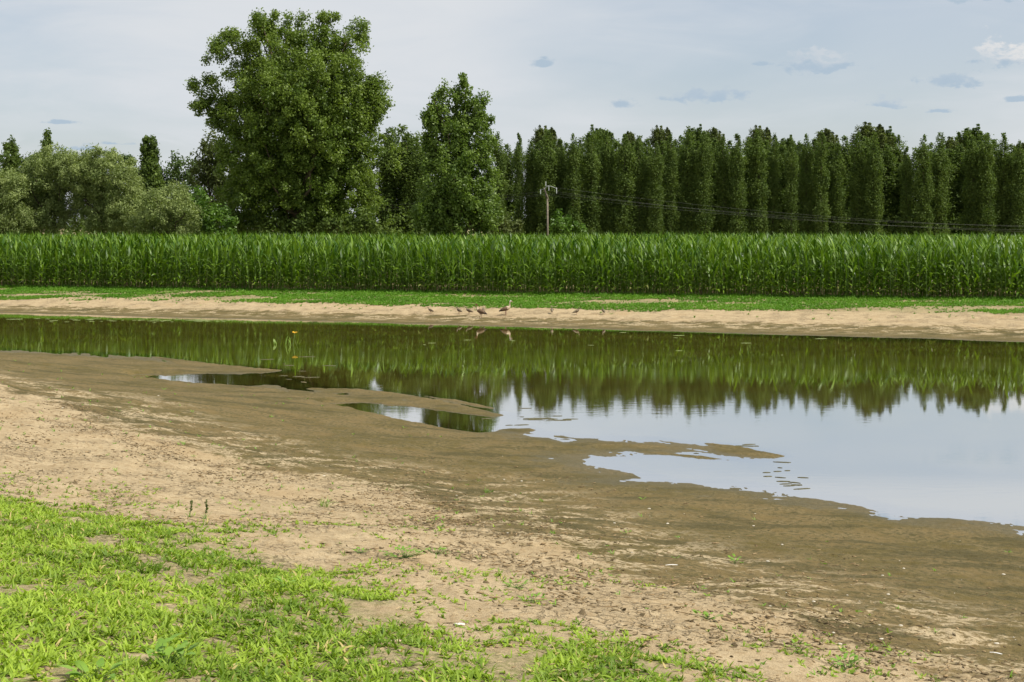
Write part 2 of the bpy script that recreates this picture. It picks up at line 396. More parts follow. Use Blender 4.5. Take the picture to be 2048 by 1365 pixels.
def simple(name, col, rough=.85, spec=.25, col2=None, scale=6):
    m, g = material(name)
    tcn = g.n('ShaderNodeTexCoord'); nn = g.noise(tcn.outputs['Object'], scale, 4, .6)
    c = g.mix(g.ramp(nn, .35, .65), col, col2 or tuple(v * .7 for v in col))
    bp = g.n('ShaderNodeBump'); bp.inputs['Strength'].default_value = .4; bp.inputs['Distance'].default_value = .02
    g.link(nn, bp.inputs['Height'])
    finish(g, principled(g, c, rough, spec, bp.outputs[0]))
leaf_material('dry_straw', (.20, .13, .06), (.48, .37, .20), .1, .8, .1); simple('bark', (.16, .125, .08)); simple('bark_dark', (.09, .07, .05)); simple('stalk', (.13, .20, .05), .6)
simple('pole_wood', (.24, .20, .155), .8, .2, (.17, .14, .105), 3); simple('metal', (.34, .35, .35), .5, .5)
simple('insulator', (.72, .75, .74), .3, .5); simple('wire', (.15, .155, .13), .6, .3)
simple('clod', (.095, .070, .038), .95, .1, (.16, .12, .065), 30); simple('clod_pale', (.33, .24, .13), .95, .1, (.22, .155, .08), 30)
simple('shell', (.72, .66, .54), .6, .3, (.5, .44, .33), 40); simple('stone_white', (.80, .77, .70), .7, .3, (.6, .55, .46), 20)
simple('stone_tan', (.55, .43, .29), .8, .2, (.42, .32, .2), 20)
simple('algae', (.11, .10, .05), .7, .3, (.07, .065, .028), 12); simple('scum', (.22, .26, .10), .7, .3, (.14, .18, .05), 12)
simple('feather_brown', (.17, .115, .07), .8, .1, (.11, .072, .045), 25); simple('feather_dark', (.035, .024, .018), .7, .2)
simple('feather_pale', (.50, .41, .29), .8, .1, (.40, .31, .21), 25); simple('feather_white', (.66, .62, .52), .8, .1)
simple('bill', (.42, .22, .18), .6, .3); simple('leg_pink', (.30, .17, .13), .6, .3); simple('eye_patch', (.16, .08, .04), .8, .1)
simple('gosling_down', (.10, .075, .048), .9, .1, (.20, .165, .11), 9)
simple('petal', (.85, .48, .03), .6, .3); simple('twig', (.13, .09, .05), .9, .1); simple('quill', (.72, .70, .66), .7, .2)

tag(ground_mesh(), 'pond bank of wet brown mud, dry tan sand and far field soil', kind='structure')
def water_mesh():
    q = np.concatenate([np.arange(760, 170, -3.0), np.arange(170, 120, -1.5)]); r = np.concatenate([[1, 5, 10], 10807.0 / q, [95, 140]])
    a = np.concatenate([[-1.2, -.8, -.6], np.arange(-.42, .4201, .0022), [.5, .7, 1.0, 1.4]])
    R, A = np.meshgrid(r, a, indexing='ij'); x = (R * np.sin(A)).ravel(); y = (R * np.cos(A)).ravel()
    nr, na = R.shape; i = np.arange(nr - 1)[:, None] * na; j = np.arange(na - 1)[None, :]
    f = np.stack([i + j, i + j + 1, i + na + j + 1, i + na + j], -1).reshape(-1, 4)[:, ::-1]
    me = mesh('water', np.stack([x, y, np.zeros(len(x))], 1), f, M['water'])
    at = me.attributes.new('depth', 'FLOAT', 'POINT'); at.data.foreach_set('value', (-base_h(x, y, True)).astype(np.float32))
    return me
w = obj('water', water_mesh())
tag(w, 'still murky olive pond water mirroring corn, trees and pale sky', kind='structure')

# ------------------------------------------------------------------ shape builders
def tube(path, rad, segs=8, squash=None, cap=True):
    """loft a closed tube along a path; returns verts, quads, ring-index per quad"""
    path = np.asarray(path, float); n = len(path)
    T = np.gradient(path, axis=0); T /= np.linalg.norm(T, axis=1)[:, None] + 1e-12
    up = np.array([0, 0, 1.0]) if abs(T[0][2]) < .9 else np.array([1.0, 0, 0])
    vs = []; rad = np.asarray(rad, float)
    N = up - T[0] * up.dot(T[0]); N /= np.linalg.norm(N)
    for i in range(n):
        N = N - T[i] * N.dot(T[i]); N /= np.linalg.norm(N); B = np.cross(T[i], N)
        a = np.arange(segs) * 2 * math.pi / segs
        r1 = rad[i]; r2 = rad[i] * (squash[i] if squash is not None else 1)
        vs.append(path[i] + np.cos(a)[:, None] * N * r1 + np.sin(a)[:, None] * B * r2)
    vs = np.concatenate(vs)
    i = np.arange(n - 1)[:, None] * segs; j = np.arange(segs)[None]; j2 = (j + 1) % segs
    f = np.stack([i + j, i + j2, i + segs + j2, i + segs + j], -1).reshape(-1, 4)
    ring = np.repeat(np.arange(n - 1), segs)
    if cap:
        c0 = len(vs); vs = np.concatenate([vs, path[:1], path[-1:]])
        jj = np.arange(segs); e = (n - 1) * segs
        c = np.concatenate([np.stack([np.full(segs, c0), (jj + 1) % segs, jj, jj], 1)[:, [0, 1, 2, 2]],
                            np.stack([np.full(segs, c0 + 1), e + jj, e + (jj + 1) % segs, e + (jj + 1) % segs], 1)])
        return vs, f, ring, c[:, :3]
    return vs, f, ring, None
class Bag:
    def __init__(s): s.v = []; s.q = []; s.t = []; s.tint = []; s.n = 0; s.qm = []; s.tm = []
    def add(s, v, q=None, t=None, tint=None, mi=0):
        v = np.asarray(v, float)
        s.v.append(v)
        if q is not None and len(q): s.q.append(np.asarray(q) + s.n); s.qm.append(np.full(len(q), mi) if np.isscalar(mi) else mi)
        if t is not None and len(t): s.t.append(np.asarray(t) + s.n); s.tm.append(np.full(len(t), mi if np.isscalar(mi) else mi[-1]))
        s.tint.append(np.full(len(v), .5) if tint is None else (np.full(len(v), tint) if np.isscalar(tint) else tint))
        s.n += len(v)
    def tube(s, path, rad, segs=8, squash=None, mi=0):
        v, f, r, c = tube(path, rad, segs, squash); s.add(v, f, c, mi=mi)
    def mesh(s, name, mat, smooth=False, mats=None):
        V_ = np.concatenate(s.v); Fs = []; mi = []
        if s.q: Fs.append(np.concatenate(s.q)); mi.append(np.concatenate(s.qm))
        if s.t: Fs.append(np.concatenate(s.t)); mi.append(np.concatenate(s.tm))
        return mesh(name, V_, Fs, mat, np.concatenate(s.tint), smooth, np.concatenate(mi) if mats else None, mats)
def leaves(C, R, n_per, size, rg, out=.5, up=.25, asp=.6, stretch=1.0, tvar=.28):
    """leaf-sized faces scattered in clumps: C centres (n,3), R radii (n,)"""
    n = len(C); N = n * n_per
    d = rg.normal(size=(N, 3)); d /= np.linalg.norm(d, axis=1)[:, None]
    rr = rg.random(N) ** .45 * rg.uniform(.7, 1.4, N)
    Rr = np.repeat(R, n_per)
    off = d * (rr * Rr)[:, None]; off[:, 2] *= stretch
    P = np.repeat(C, n_per, 0) + off
    nrm = rg.normal(size=(N, 3)) * .75 + d * out + np.array([0, 0, up]); nrm /= np.linalg.norm(nrm, axis=1)[:, None]
    t = np.cross(nrm, rg.normal(size=(N, 3))); t /= np.linalg.norm(t, axis=1)[:, None]; b = np.cross(nrm, t)
    sz = size * rg.uniform(.6, 1.35, N)[:, None]
    v = np.stack([P - t * sz * .5, P + b * sz * .5 * asp - t * sz * .06, P + t * sz * .5, P - b * sz * .5 * asp - t * sz * .06], 1).reshape(-1, 3)
    f = np.arange(N * 4).reshape(-1, 4)
    ct = np.repeat(rg.uniform(-tvar, tvar, n), n_per)
    ti = np.clip(.45 + ct + rg.uniform(-.25, .25, N), 0, 1)
    return v, f, np.repeat(ti, 4)
def clump_pts(lobes, sp, rg, shell=.55, fill=.35):
    """clump centres in ellipsoid lobes (c, r3), thinned to spacing sp"""
    out = []; rad = []
    for c, r in lobes:
        vol = 4.19 * r[0] * r[1] * r[2]
        n = int(min(1600, max(10 * r[2], 8, vol / sp ** 3 * .9)))
        d = rg.normal(size=(n, 3)); d /= np.linalg.norm(d, axis=1)[:, None]
        k = np.where(rg.random(n) < fill, rg.random(n) ** .5 * .8, 1 - rg.random(n) ** 2 * (1 - shell))
        lump = 1 + .16 * np.sin(d[:, 0] * 5 + c[0] * 3) * np.cos(d[:, 2] * 6 + c[2]) + rg.normal(size=n) * .13
        out.append(np.asarray(c) + d * (k * lump)[:, None] * np.asarray(r)); rad.append(np.full(n, .68 * min(r[0], r[2]) + .08))
    return np.concatenate(out), np.concatenate(rad)
def trunk_mesh(name, base, top, r0, targets, mat, rg, segs=8):
    b = Bag()
    base = np.asarray(base, float); top = np.asarray(top, float)
    k = np.linspace(0, 1, 7)[:, None]
    path = base + (top - base) * k + np.concatenate([np.zeros((1, 3)), rg.normal(size=(6, 3)) * r0 * .5 * [1, 1, 0]])
    b.tube(path, r0 * (1 - .8 * k[:, 0]) * np.array([1.25] + [1] * 6), segs)
    for tg, r, f0 in targets:
        s = base + (top - base) * f0; tg = np.asarray(tg, float)
        k = np.linspace(0, 1, 6)[:, None]
        p = s + (tg - s) * k; p[:, 2] -= (np.sin(k[:, 0] * math.pi) * .08 * np.linalg.norm(tg - s))
        p[1:-1] += rg.normal(size=(4, 3)) * .04 * np.linalg.norm(tg - s)
        b.tube(p, r * (1.02 - .85 * k[:, 0]), 6)
    return b.mesh(name, mat, True)
def lobes_px(D, L, depth=.8):
    """lobes traced as (x, y, half width, half height) at the tree's own distance, given real depth"""
    o = []
    for i, (px, py, rx, ry) in enumerate(L):
        x, y, z = at_d(px, py, D); a = rx / F * D; c = ry / F * D
        off = ((i * 37) % 7 - 3) / 3 * .25 * a
        o.append(((x, y + off, z), (a, min(a, c * 1.1) * depth + .3, c)))
    return o
def make_tree(kind, label, cat, D, L, leaf, size, sp, n_per, R, seed, group=None, basepx=None, bark='bark_dark', trunk_r=.22,
              depth=.8, stretch=1.0, asp=.6, out=.5, limbs=8, shell=.55, fill=.35):
    rg = np.random.default_rng(seed)
    lb = lobes_px(D, L, depth)
    C, CR = clump_pts(lb, sp, rg, shell, fill)
    gz = .74
    CR = CR[C[:, 2] > gz + .2]; C = C[C[:, 2] > gz + .2]
    bx = ((basepx if basepx else L[0][0]) - 1024) / F * D
    root = empty(kind, (bx, D, gz)); tag(root, label, cat, group)
    o_ = np.array([bx, D, gz])
    v, f, t = leaves(C - o_, np.minimum(R * rg.uniform(.6, 1.3, len(C)), CR), n_per, size, rg, asp=asp, stretch=stretch, out=out)
    obj('crown', mesh('crown', v, f, M[leaf], t), root)
    topi = (max(c[2] for c, r in lb) - gz) * .82
    tgt = []
    idx = rg.permutation(len(C))[:limbs]
    for i in idx:
        p = C[i] - o_; tgt.append((p, trunk_r * rg.uniform(.18, .4), min(.85, max(.12, p[2] / topi * .55))))
    obj('trunk', trunk_mesh('trunk', (0, 0, -.1), (rg.normal() * .3, rg.normal() * .3, topi), trunk_r, tgt, M[bark], rg), root)
    return root
def copy_tree(root, loc, sc_, rz, label, group=None):
    r = root.copy(); COL.objects.link(r); r.location = loc; r.scale = sc_; r.rotation_euler = (0, 0, rz)
    r['label'] = label
    if group: r['group'] = group
    for ch in list(root.children):
        c = ch.copy(); COL.objects.link(c); c.parent = r
    return r

# ------------------------------------------------------------------ trees
make_tree('poplar_tree', 'largest tree, broad green poplar towering over the corn field', 'tree', 112,
          [(600, 250, 125, 145), (408, 176, 34, 34), (402, 205, 18, 26), (462, 205, 34, 22), (445, 225, 20, 30), (478, 118, 54, 36), (432, 98, 30, 22), (455, 75, 20, 18), (520, 52, 24, 22), (720, 70, 22, 26), (655, 42, 24, 18), (540, 88, 66, 58), (600, 72, 72, 46), (672, 92, 52, 48),
           (640, 180, 100, 95), (540, 190, 90, 85), (738, 205, 40, 62), (700, 220, 62, 85), (755, 190, 24, 40), (710, 300, 66, 100), (640, 350, 118, 112),
           (530, 330, 90, 100), (500, 280, 52, 75), (490, 415, 66, 66), (560, 415, 95, 62), (670, 420, 90, 60), (430, 230, 22, 30), (455, 300, 24, 26)],
          'leaf_poplar', .20, .98, 145, .56, 11, basepx=605, bark='bark', trunk_r=.62, depth=.75, limbs=60, shell=.5, fill=.3)
make_tree('poplar_tree', 'mid height light green poplar with three spiky tops beside the largest tree', 'tree', 101,
          [(920, 350, 58, 90), (858, 242, 14, 42), (862, 290, 18, 44), (882, 205, 17, 44), (884, 250, 20, 46), (921, 195, 19, 40), (924, 235, 20, 46), (957, 222, 16, 40), (958, 255, 18, 36),
           (976, 285, 15, 38), (930, 275, 50, 58), (890, 300, 32, 46), (880, 380, 48, 80), (955, 390, 45, 70), (910, 420, 88, 52), (870, 440, 45, 30), (975, 440, 34, 30), (926, 164, 6, 12)],
          'leaf_young', .205, .72, 95, .40, 12, basepx=920, bark='bark', trunk_r=.3, depth=.85, stretch=1.3, limbs=30, fill=.25)
# silvery willows, left
WI = [('wide silvery willow with dark hollow, behind the corn left of the tall narrow poplar', 108, [(205, 345, 62, 42), (160, 345, 38, 38), (240, 385, 46, 46), (180, 400, 30, 40), (250, 430, 40, 34), (200, 440, 30, 26)], 205),
      ('tallest silvery willow at the far left with domed top', 109, [(105, 325, 42, 30), (120, 345, 36, 34), (80, 370, 44, 40), (60, 420, 36, 50), (100, 430, 40, 40), (130, 400, 30, 40)], 100),
      ('silvery willow cut by the left edge of the picture', 107, [(15, 385, 44, 40), (20, 440, 52, 36), (-40, 400, 60, 60)], 5),
      ('low round silvery willow at the left foot of the largest tree', 105, [(335, 415, 48, 38), (310, 440, 44, 30), (365, 440, 36, 34), (345, 395, 26, 20)], 335)]
for i, (lab, D, L, b) in enumerate(WI):
    make_tree('willow_tree', lab, 'tree', D, L, 'leaf_willow', .18, .60, 120, .48, 20 + i, 'silvery willows behind the corn', b,
              depth=1.0, asp=.4, out=1.1, trunk_r=.25, limbs=10, fill=.12, shell=.8)
def col_lobes(px, top, w, bottom=468, rg=rng):
    o = []; y = top + w * .9; k = 0
    while y < bottom:
        t = (y - top) / (bottom - top)
        hw = w * (.42 + .58 * min(1, t * 3.2)) * rg.uniform(.85, 1.12)
        o.append((px + rg.normal() * w * .10, y, hw, w * 1.25)); y += w * .95
    o.insert(1, (px, top + w * .55, w * .32, w * .8))
    return o
# columnar poplars on the left
make_tree('columnar_poplar', 'tall narrow dark poplar standing alone left of the largest tree', 'tree', 122,
          [(300, 400, 24, 70), (292, 320, 9, 46), (307, 316, 9, 46), (291, 300, 6, 24), (308, 298, 6, 28), (300, 345, 18, 44), (293, 390, 20, 56), (308, 390, 19, 56), (284, 372, 8, 34)],
          'leaf_dark', .24, .6, 60, .42, 41, 'narrow poplars on the left', 300, stretch=1.4, trunk_r=.2)
make_tree('columnar_poplar', 'narrow twin topped poplar at far left edge', 'tree', 130,
          [(22, 340, 18, 40), (13, 300, 6, 16), (24, 292, 9, 22), (20, 320, 15, 30), (20, 400, 24, 60)], 'leaf_dark', .24, .6, 60, .42, 42,
          'narrow poplars on the left', 22, stretch=1.4)
make_tree('columnar_poplar', 'narrow poplar tip rising behind the tallest silvery willow', 'tree', 132,
          [(97, 300, 11, 34), (99, 282, 9, 18), (88, 312, 6, 14), (96, 370, 18, 60)], 'leaf_dark', .24, .6, 60, .42, 43, 'narrow poplars on the left', 97, stretch=1.4)
BK = [('dark leafy tree behind the willow at the left edge', 135, [(-10, 350, 30, 40), (45, 345, 24, 30), (20, 400, 60, 60)], 'leaf_far'),
      ('leafy tree showing between the two far left poplars', 137, [(65, 335, 20, 22), (62, 380, 40, 60)], 'leaf_far'),
      ('distant tree crown peeking over the wide willow', 140, [(215, 318, 10, 16), (180, 340, 30, 25), (250, 335, 22, 20), (258, 322, 9, 12), (230, 400, 70, 70)], 'leaf_far'),
      ('hazy green tree just left of the dark shaded tree', 136, [(350, 338, 18, 26), (385, 335, 24, 26), (325, 360, 14, 40), (360, 400, 50, 70)], 'leaf_far'),
      ('brownish sparse topped tree against the left side of the largest tree', 124, [(430, 320, 32, 40), (425, 292, 22, 22), (400, 350, 26, 36), (440, 360, 50, 70), (420, 420, 60, 50)], 'leaf_brown'),
      ('leafy tree filling the gap right of the largest tree', 126, [(790, 300, 26, 44), (815, 310, 22, 48), (800, 380, 50, 90), (760, 400, 40, 70)], 'leaf_dark'),
      ('brownish tree half hidden behind the three spiked poplar', 128, [(850, 310, 20, 38), (862, 340, 30, 60), (860, 420, 60, 60)], 'leaf_brown')]
for i, (lab, D, L, lf) in enumerate(BK):
    make_tree('leafy_tree', lab, 'tree', D, L, lf, .26, .85, 60, .6, 60 + i, 'trees behind the field', L[-1][0], trunk_r=.25, fill=.3)
make_tree('shrub', 'light green shrub at the foot of the largest tree beside the round willow', 'shrub', 108,
          [(395, 400, 20, 28), (410, 430, 26, 40), (440, 445, 30, 30)], 'leaf_bright', .24, .6, 55, .45, 71, trunk_r=.06)
make_tree('shrub', 'bright green feathery shrub just right of the utility pole', 'shrub', 118,
          [(1125, 450, 24, 20), (1140, 460, 34, 18)], 'leaf_bright', .26, .5, 60, .4, 72, trunk_r=.05)
make_tree('shrub', 'low yellowish green shrub between the spiked poplar and the utility pole', 'shrub', 116,
          [(1005, 455, 26, 16), (1030, 460, 26, 14)], 'leaf_brown', .26, .5, 60, .4, 73, trunk_r=.05)
make_tree('shrub', 'wide dark shrub in the shade under the largest tree', 'shrub', 110,
          [(720, 450, 60, 26), (640, 455, 60, 22), (560, 455, 70, 24)], 'leaf_dark', .26, .7, 60, .5, 74, trunk_r=.06)

# the poplar row: real prototypes, then copies scaled to each tree's height
def proto_poplar(kind, seed, leaf, width, h=12.0, broad=False):
    rg = np.random.default_rng(seed); C = []; R = []
    z = .6
    while z < h:
        t = z / h
        if broad: w = width * min(1.0, .75 + t * .5) * math.sqrt(max(0, 1 - max(0, (t - .68) / .33) ** 2))
        else: w = width * min(1, .72 + t) * min(1.0, (max(0.0, 1.015 - t) / .22) ** .65)
        w *= 1 + .28 * math.sin(z * 1.9 + seed) * rg.uniform(.3, 1)
        n = max(2, int(11 * (w / .7) ** 1.6)) if w > .1 else 2
        a = rg.uniform(0, 2 * math.pi, n); k = rg.random(n) ** .5 * w * rg.uniform(.8, 1.15, n)
        C.append(np.stack([np.cos(a) * k, np.sin(a) * k, z + rg.uniform(-.2, .2, n)], 1)); R.append(np.full(n, min(.42, .18 + w * .3)))
        z += .34
    C = np.concatenate(C); R = np.concatenate(R) * rg.uniform(.6, 1.2, len(C))
    if broad:      # ragged shoots over the crown
        for _ in range(16):
            a = rg.uniform(0, 6.28); k = width * rg.uniform(.1, .95); zt_ = h * (.80 + .20 * math.sqrt(1 - (k / width) ** 2 * .9)) * rg.uniform(.97, 1.03)
            kk = np.linspace(0, 1, 5); C = np.append(C, np.stack([math.cos(a) * k * (1 + kk * .1), math.sin(a) * k * (1 + kk * .1), zt_ - .7 + kk * rg.uniform(.5, 1.2)], 1), 0); R = np.append(R, .3 - kk * .2)
    v, f, t = leaves(C, R, 60 if not broad else 44, .16, rg, stretch=1.7 if not broad else 1.2, asp=.6, out=.6)
    root = empty(kind, (0, 0, 0))
    root['category'] = 'tree'
    obj('crown', mesh('crown', v, f, M[leaf], t), root)
    tg = [(C[i] * .95, .05, .15 + .6 * C[i][2] / h) for i in rg.permutation(len(C))[:14]]
    obj('trunk', trunk_mesh('trunk', (0, 0, -.2), (0, 0, h * .93), .17, tg, M['bark_dark'], rg), root)
    return root
ORD = 'first second third fourth fifth sixth seventh eighth ninth tenth eleventh twelfth thirteenth fourteenth fifteenth sixteenth seventeenth eighteenth nineteenth twentieth twenty-first twenty-second twenty-third twenty-fourth twenty-fifth twenty-sixth twenty-seventh twenty-eighth twenty-ninth thirtieth thirty-first thirty-second'.split()
protos = [proto_poplar('columnar_poplar', 100 + i, 'leaf_dark', w) for i, w in enumerate((.62, .70, .78, .66, .74))]
used = [False] * len(protos)
FR = [(997, 268, 1.3), (1038, 264, .9), (1062, 285, 1.1), (1094, 264, 1.35), (1120, 276, 1.1), (1147, 272, 1.15), (1183, 268, 1.4), (1214, 266, 1.1), (1250, 272, 1.3),
      (1279, 276, 1.25), (1312, 288, .95), (1343, 270, 1.0), (1376, 258, 1.25), (1409, 268, 1.05), (1446, 276, 1.15), (1475, 266, 1.2), (1515, 266, 1.3),
      (1548, 270, 1.0), (1583, 272, .95), (1613, 272, 1.05), (1643, 266, 1.1), (1676, 284, 1.05), (1716, 268, 1.15), (1748, 270, 1.2), (1813, 291, .9),
      (1848, 274, 1.15), (1880, 270, 1.2), (1945, 276, 1.15), (1972, 272, 1.2), (2008, 271, 1.15), (2040, 286, 1.0), (2075, 274, 1.15)]
nr = nl = 0; row2 = []
for i, (px, top, w) in enumerate(FR):
    D = 118.5 + (i * 7 % 5) * .3
    x, y, zt = at_d(px, top, D); hgt = (zt - .75) / 12.0
    if px < 1095: lab = ['narrow poplar touching the right side of the three spiked poplar', 'slim pointed poplar at the left end of the row, left of the utility pole',
                         'short poplar just left of the utility pole', 'full topped poplar directly behind the utility pole'][nl]; nl += 1
    elif px == 1813: lab = 'shortest thinnest poplar of the row, standing in the gap at the right'; nr += 1
    elif px > 2060: lab = 'poplar cut off by the right edge of the picture'
    else: lab = 'narrow dark poplar, %s in the row counting right from the utility pole' % ORD[nr]; nr += 1
    k = (i * 3 + i // 4) % len(protos)
    s_ = (w * .72, w * .72, hgt)
    if not used[k]:
        used[k] = True; r = protos[k]; r.location = (x, y, .75); r.scale = s_; r['label'] = lab; r['group'] = 'row of narrow poplars behind the corn'
    else: copy_tree(protos[k], (x, y, .75), s_, i * 1.7, lab, 'row of narrow poplars behind the corn')
bp_ = [proto_poplar('leafy_tree', 130 + i, lf, w, 12.0, True) for i, (w, lf) in enumerate(((1.35, 'leaf_brown'), (1.5, 'leaf_dark'), (1.2, 'leaf_brown')))]
usedb = [False] * 3
BR = [(1090, 262, 1.1, 'fuller tree behind the row right behind the utility pole'), (1198, 264, 1.2, 'round topped tree behind the third and fourth poplars'),
      (1262, 270, 1.0, 'pale topped tree behind the row, right of the pole'), (1322, 262, 1.0, 'round crown rising behind the short tenth poplar gap'),
      (1395, 264, 1.0, 'crown filling the row behind its tall left middle'), (1425, 262, 1.0, 'brownish crown left of the middle of the row'),
      (1520, 262, 1.1, 'broad brownish crown showing at the middle of the row'), (1575, 284, 1.0, 'low crown behind the row right of its middle'),
      (1650, 264, 1.1, 'round crown between two thin poplars, left of the highest crown'), (1740, 256, 1.5, 'broadest and highest crown of the row, left of the gap'),
      (1772, 268, 1.1, 'crown sloping down to the gap in the row'), (1790, 305, 1.2, 'low crown left of the shortest poplar'),
      (1905, 284, 1.2, 'low pale crown to the right of the gap'), (1945, 264, 1.3, 'brownish broad crown near the right edge'), (2045, 292, 1.2, 'low crown at the right edge behind the row')]
for i, (px, top, w, lab) in enumerate(BR):
    D = 127 + (i % 3); x, y, zt = at_d(px, top, D); hgt = (zt - .75) / 12.0; k = i % 3; s_ = (w, w, hgt)
    if not usedb[k]:
        usedb[k] = True; r = bp_[k]; r.location = (x, y, .75); r.scale = s_; r['label'] = lab; r['group'] = 'broader trees behind the poplar row'
    else: copy_tree(bp_[k], (x, y, .75), s_, i * 2.1, lab, 'broader trees behind the poplar row')

R2 = [(1015, 292), (1078, 280), (1108, 284), (1133, 290), (1165, 280), (1200, 284), (1232, 282), (1264, 286), (1296, 282), (1328, 286), (1360, 276), (1392, 282), (1428, 280), (1460, 286), (1496, 280), (1532, 284),
      (1565, 290), (1598, 286), (1628, 282), (1660, 290), (1690, 276), (1733, 272), (1775, 290), (1795, 330), (1832, 300), (1864, 290), (1900, 296), (1922, 290), (1960, 286), (1990, 284), (2024, 292), (2058, 286), (815, 268), (835, 290), (780, 262)]
for i, (px, top) in enumerate(R2):
    x, y, zt = at_d(px, top, 123.8 + (i % 4) * .3)
    lab = ('poplar of the shaded second rank, %s counting from its left end' % ORD[i]) if i < 32 else 'narrow poplar right of the largest tree, %s of three' % ORD[i - 32]
    copy_tree(protos[(i * 2 + 1) % 5], (x, y, .75), (1.2, 1.2, (zt - .75) / 12), i * 2.3 + 1, lab, 'second rank of narrow poplars')

# undergrowth along the tree line reads as one mass
rg = np.random.default_rng(77)
NU = 1500; xs = rg.uniform(-76, 62, NU); C = np.stack([xs, np.where(xs < -14, 113, 119.5) + rg.uniform(0, 10, NU), .9 + rg.random(NU) ** 1.2 * 3.9], 1)
v, f, t = leaves(C, rg.uniform(.5, 1.1, NU), 80, .28, rg)
tag(obj('undergrowth', mesh('undergrowth', v, f, M['leaf_dark'], t)), 'dark tangled undergrowth along the foot of the tree row', 'undergrowth', kind='stuff')

# ------------------------------------------------------------------ corn
def corn_leaf(b, base, az, L, wd, el0, droop, rg, n=6, fold=.25, tint=.5):
    k = np.linspace(0, 1, n)
    el = el0 - droop * k ** 1.4
    st = L / (n - 1)
    h = np.concatenate([[0], np.cumsum(np.cos(el[:-1]) * st)]); z = np.concatenate([[0], np.cumsum(np.sin(el[:-1]) * st)])
    tw = az + rg.normal() * .25 * k
    P = np.stack([base[0] + h * np.cos(tw), base[1] + h * np.sin(tw), base[2] + z], 1)
    wv = wd * np.interp(k, [0, .15, .45, .8, 1], [.55, .9, 1, .55, .03])
    roll = rg.normal() * .5 * k
    side = np.stack([-np.sin(tw) * np.cos(roll), np.cos(tw) * np.cos(roll), np.sin(roll)], 1)
    v = np.concatenate([P + side * wv[:, None] * .5, P - side * wv[:, None] * .5])
    i = np.arange(n - 1); f = np.stack([i, i + 1, n + i + 1, n + i], 1)
    b.add(v, f, tint=tint)
def corn(seed, h=2.4, full=True):
    rg = np.random.default_rng(seed); b = Bag(); st = Bag()
    az0 = rg.uniform(0, math.pi)
    z0 = .25 if full else h * .55
    lv = int(13 if full else 6)
    lean = rg.normal(size=2) * .05
    for i in range(lv):
        t = i / (lv - 1); z = z0 + (h * .80 - z0) * t
        az = az0 + (i % 2) * math.pi + rg.normal() * .35
        if t > .66: L = rg.uniform(.55, .8); el = rg.uniform(1.05, 1.42); dr = rg.uniform(.2, 1.1)
        elif t > .25: L = rg.uniform(.65, .9); el = rg.uniform(.8, 1.2); dr = rg.uniform(1.1, 2.4)
        else: L = rg.uniform(.4, .65); el = rg.uniform(.5, 1.0); dr = rg.uniform(1.4, 2.6)
        if not full: L = rg.uniform(.55, .85); el = rg.uniform(.95, 1.45); dr = rg.uniform(.3, 1.5)
        ti = np.clip(rg.normal(.45 if t > .4 else .72, .22), 0, .9)
        if t < .15 and full and rg.random() < .12: ti = 1.0
        corn_leaf(b, (lean[0] * z, lean[1] * z, z), az, L, rg.uniform(.07, .105), el, dr, rg, 6 if full else 4, tint=ti)
    zt = h * .84
    st.tube([(0, 0, -.05), (lean[0] * .8, lean[1] * .8, .8), (lean[0] * zt, lean[1] * zt, zt)], [.017, .014, .006], 5)
    return b, st
NC = 8
cornb = [corn(200 + i) for i in range(NC)]
corn_meshes = [(b.mesh('leaves', M['leaf_corn'], True), s.mesh('stalk', M['stalk'], True)) for b, s in cornb]
for i in range(300):
    x = -27.2 + i * .170 + rng.normal() * .03
    y = float(lin(np.array([x]), cfx, cfy)[0]) + rng.normal() * .16
    r = empty('corn_plant', (x, y, ground(x, y) - .02), rng.uniform(0, 6.28))
    k = rng.uniform(.80, 1.08); 
    if rng.random() < .07: k *= .7
    r.scale = (k, k, k)
    tag(r, 'tall green corn plant in the front row at the edge of the field', 'corn plant', 'front row of corn plants')
    a, s = corn_meshes[i % NC]
    obj('leaves', a, r); obj('stalk', s, r)
def scatter(bags, X, Y, Z, SC, RZ, which, name, mat):
    Vs = []; Fs = []; Ts = []; off = 0
    for k, b in enumerate(bags):
        sel = np.where(which == k)[0]
        if not len(sel): continue
        v = np.concatenate(b.v); q = np.concatenate(b.q); t = np.concatenate(b.tint)
        c, s = np.cos(RZ[sel])[:, None], np.sin(RZ[sel])[:, None]; k_ = SC[sel][:, None]
        x = (v[None, :, 0] * c - v[None, :, 1] * s) * k_ + X[sel][:, None]
        y = (v[None, :, 0] * s + v[None, :, 1] * c) * k_ + Y[sel][:, None]
        z = v[None, :, 2] * k_ + Z[sel][:, None]
        Vs.append(np.stack([x, y, z], -1).reshape(-1, 3))
        Fs.append((q[None] + (np.arange(len(sel)) * len(v))[:, None, None] + off).reshape(-1, 4)); off += len(sel) * len(v)
        dt = rng.uniform(-.12, .12, len(sel))[:, None]
        tt = np.where(t[None] > .95, t[None], np.clip(t[None] + dt, 0, .92)); Ts.append(tt.ravel())
    return mesh(name, np.concatenate(Vs), np.concatenate(Fs), mat, np.concatenate(Ts), True)
def both(b, s):
    o = Bag(); v = np.concatenate(b.v); o.add(v, np.concatenate(b.q), tint=np.concatenate(b.tint))
    v = np.concatenate(s.v); o.add(v, np.concatenate(s.q), tint=.75); return o
fullb = [both(b, s) for b, s in cornb]
farb = [corn(230 + i, full=False)[0] for i in range(NC)]
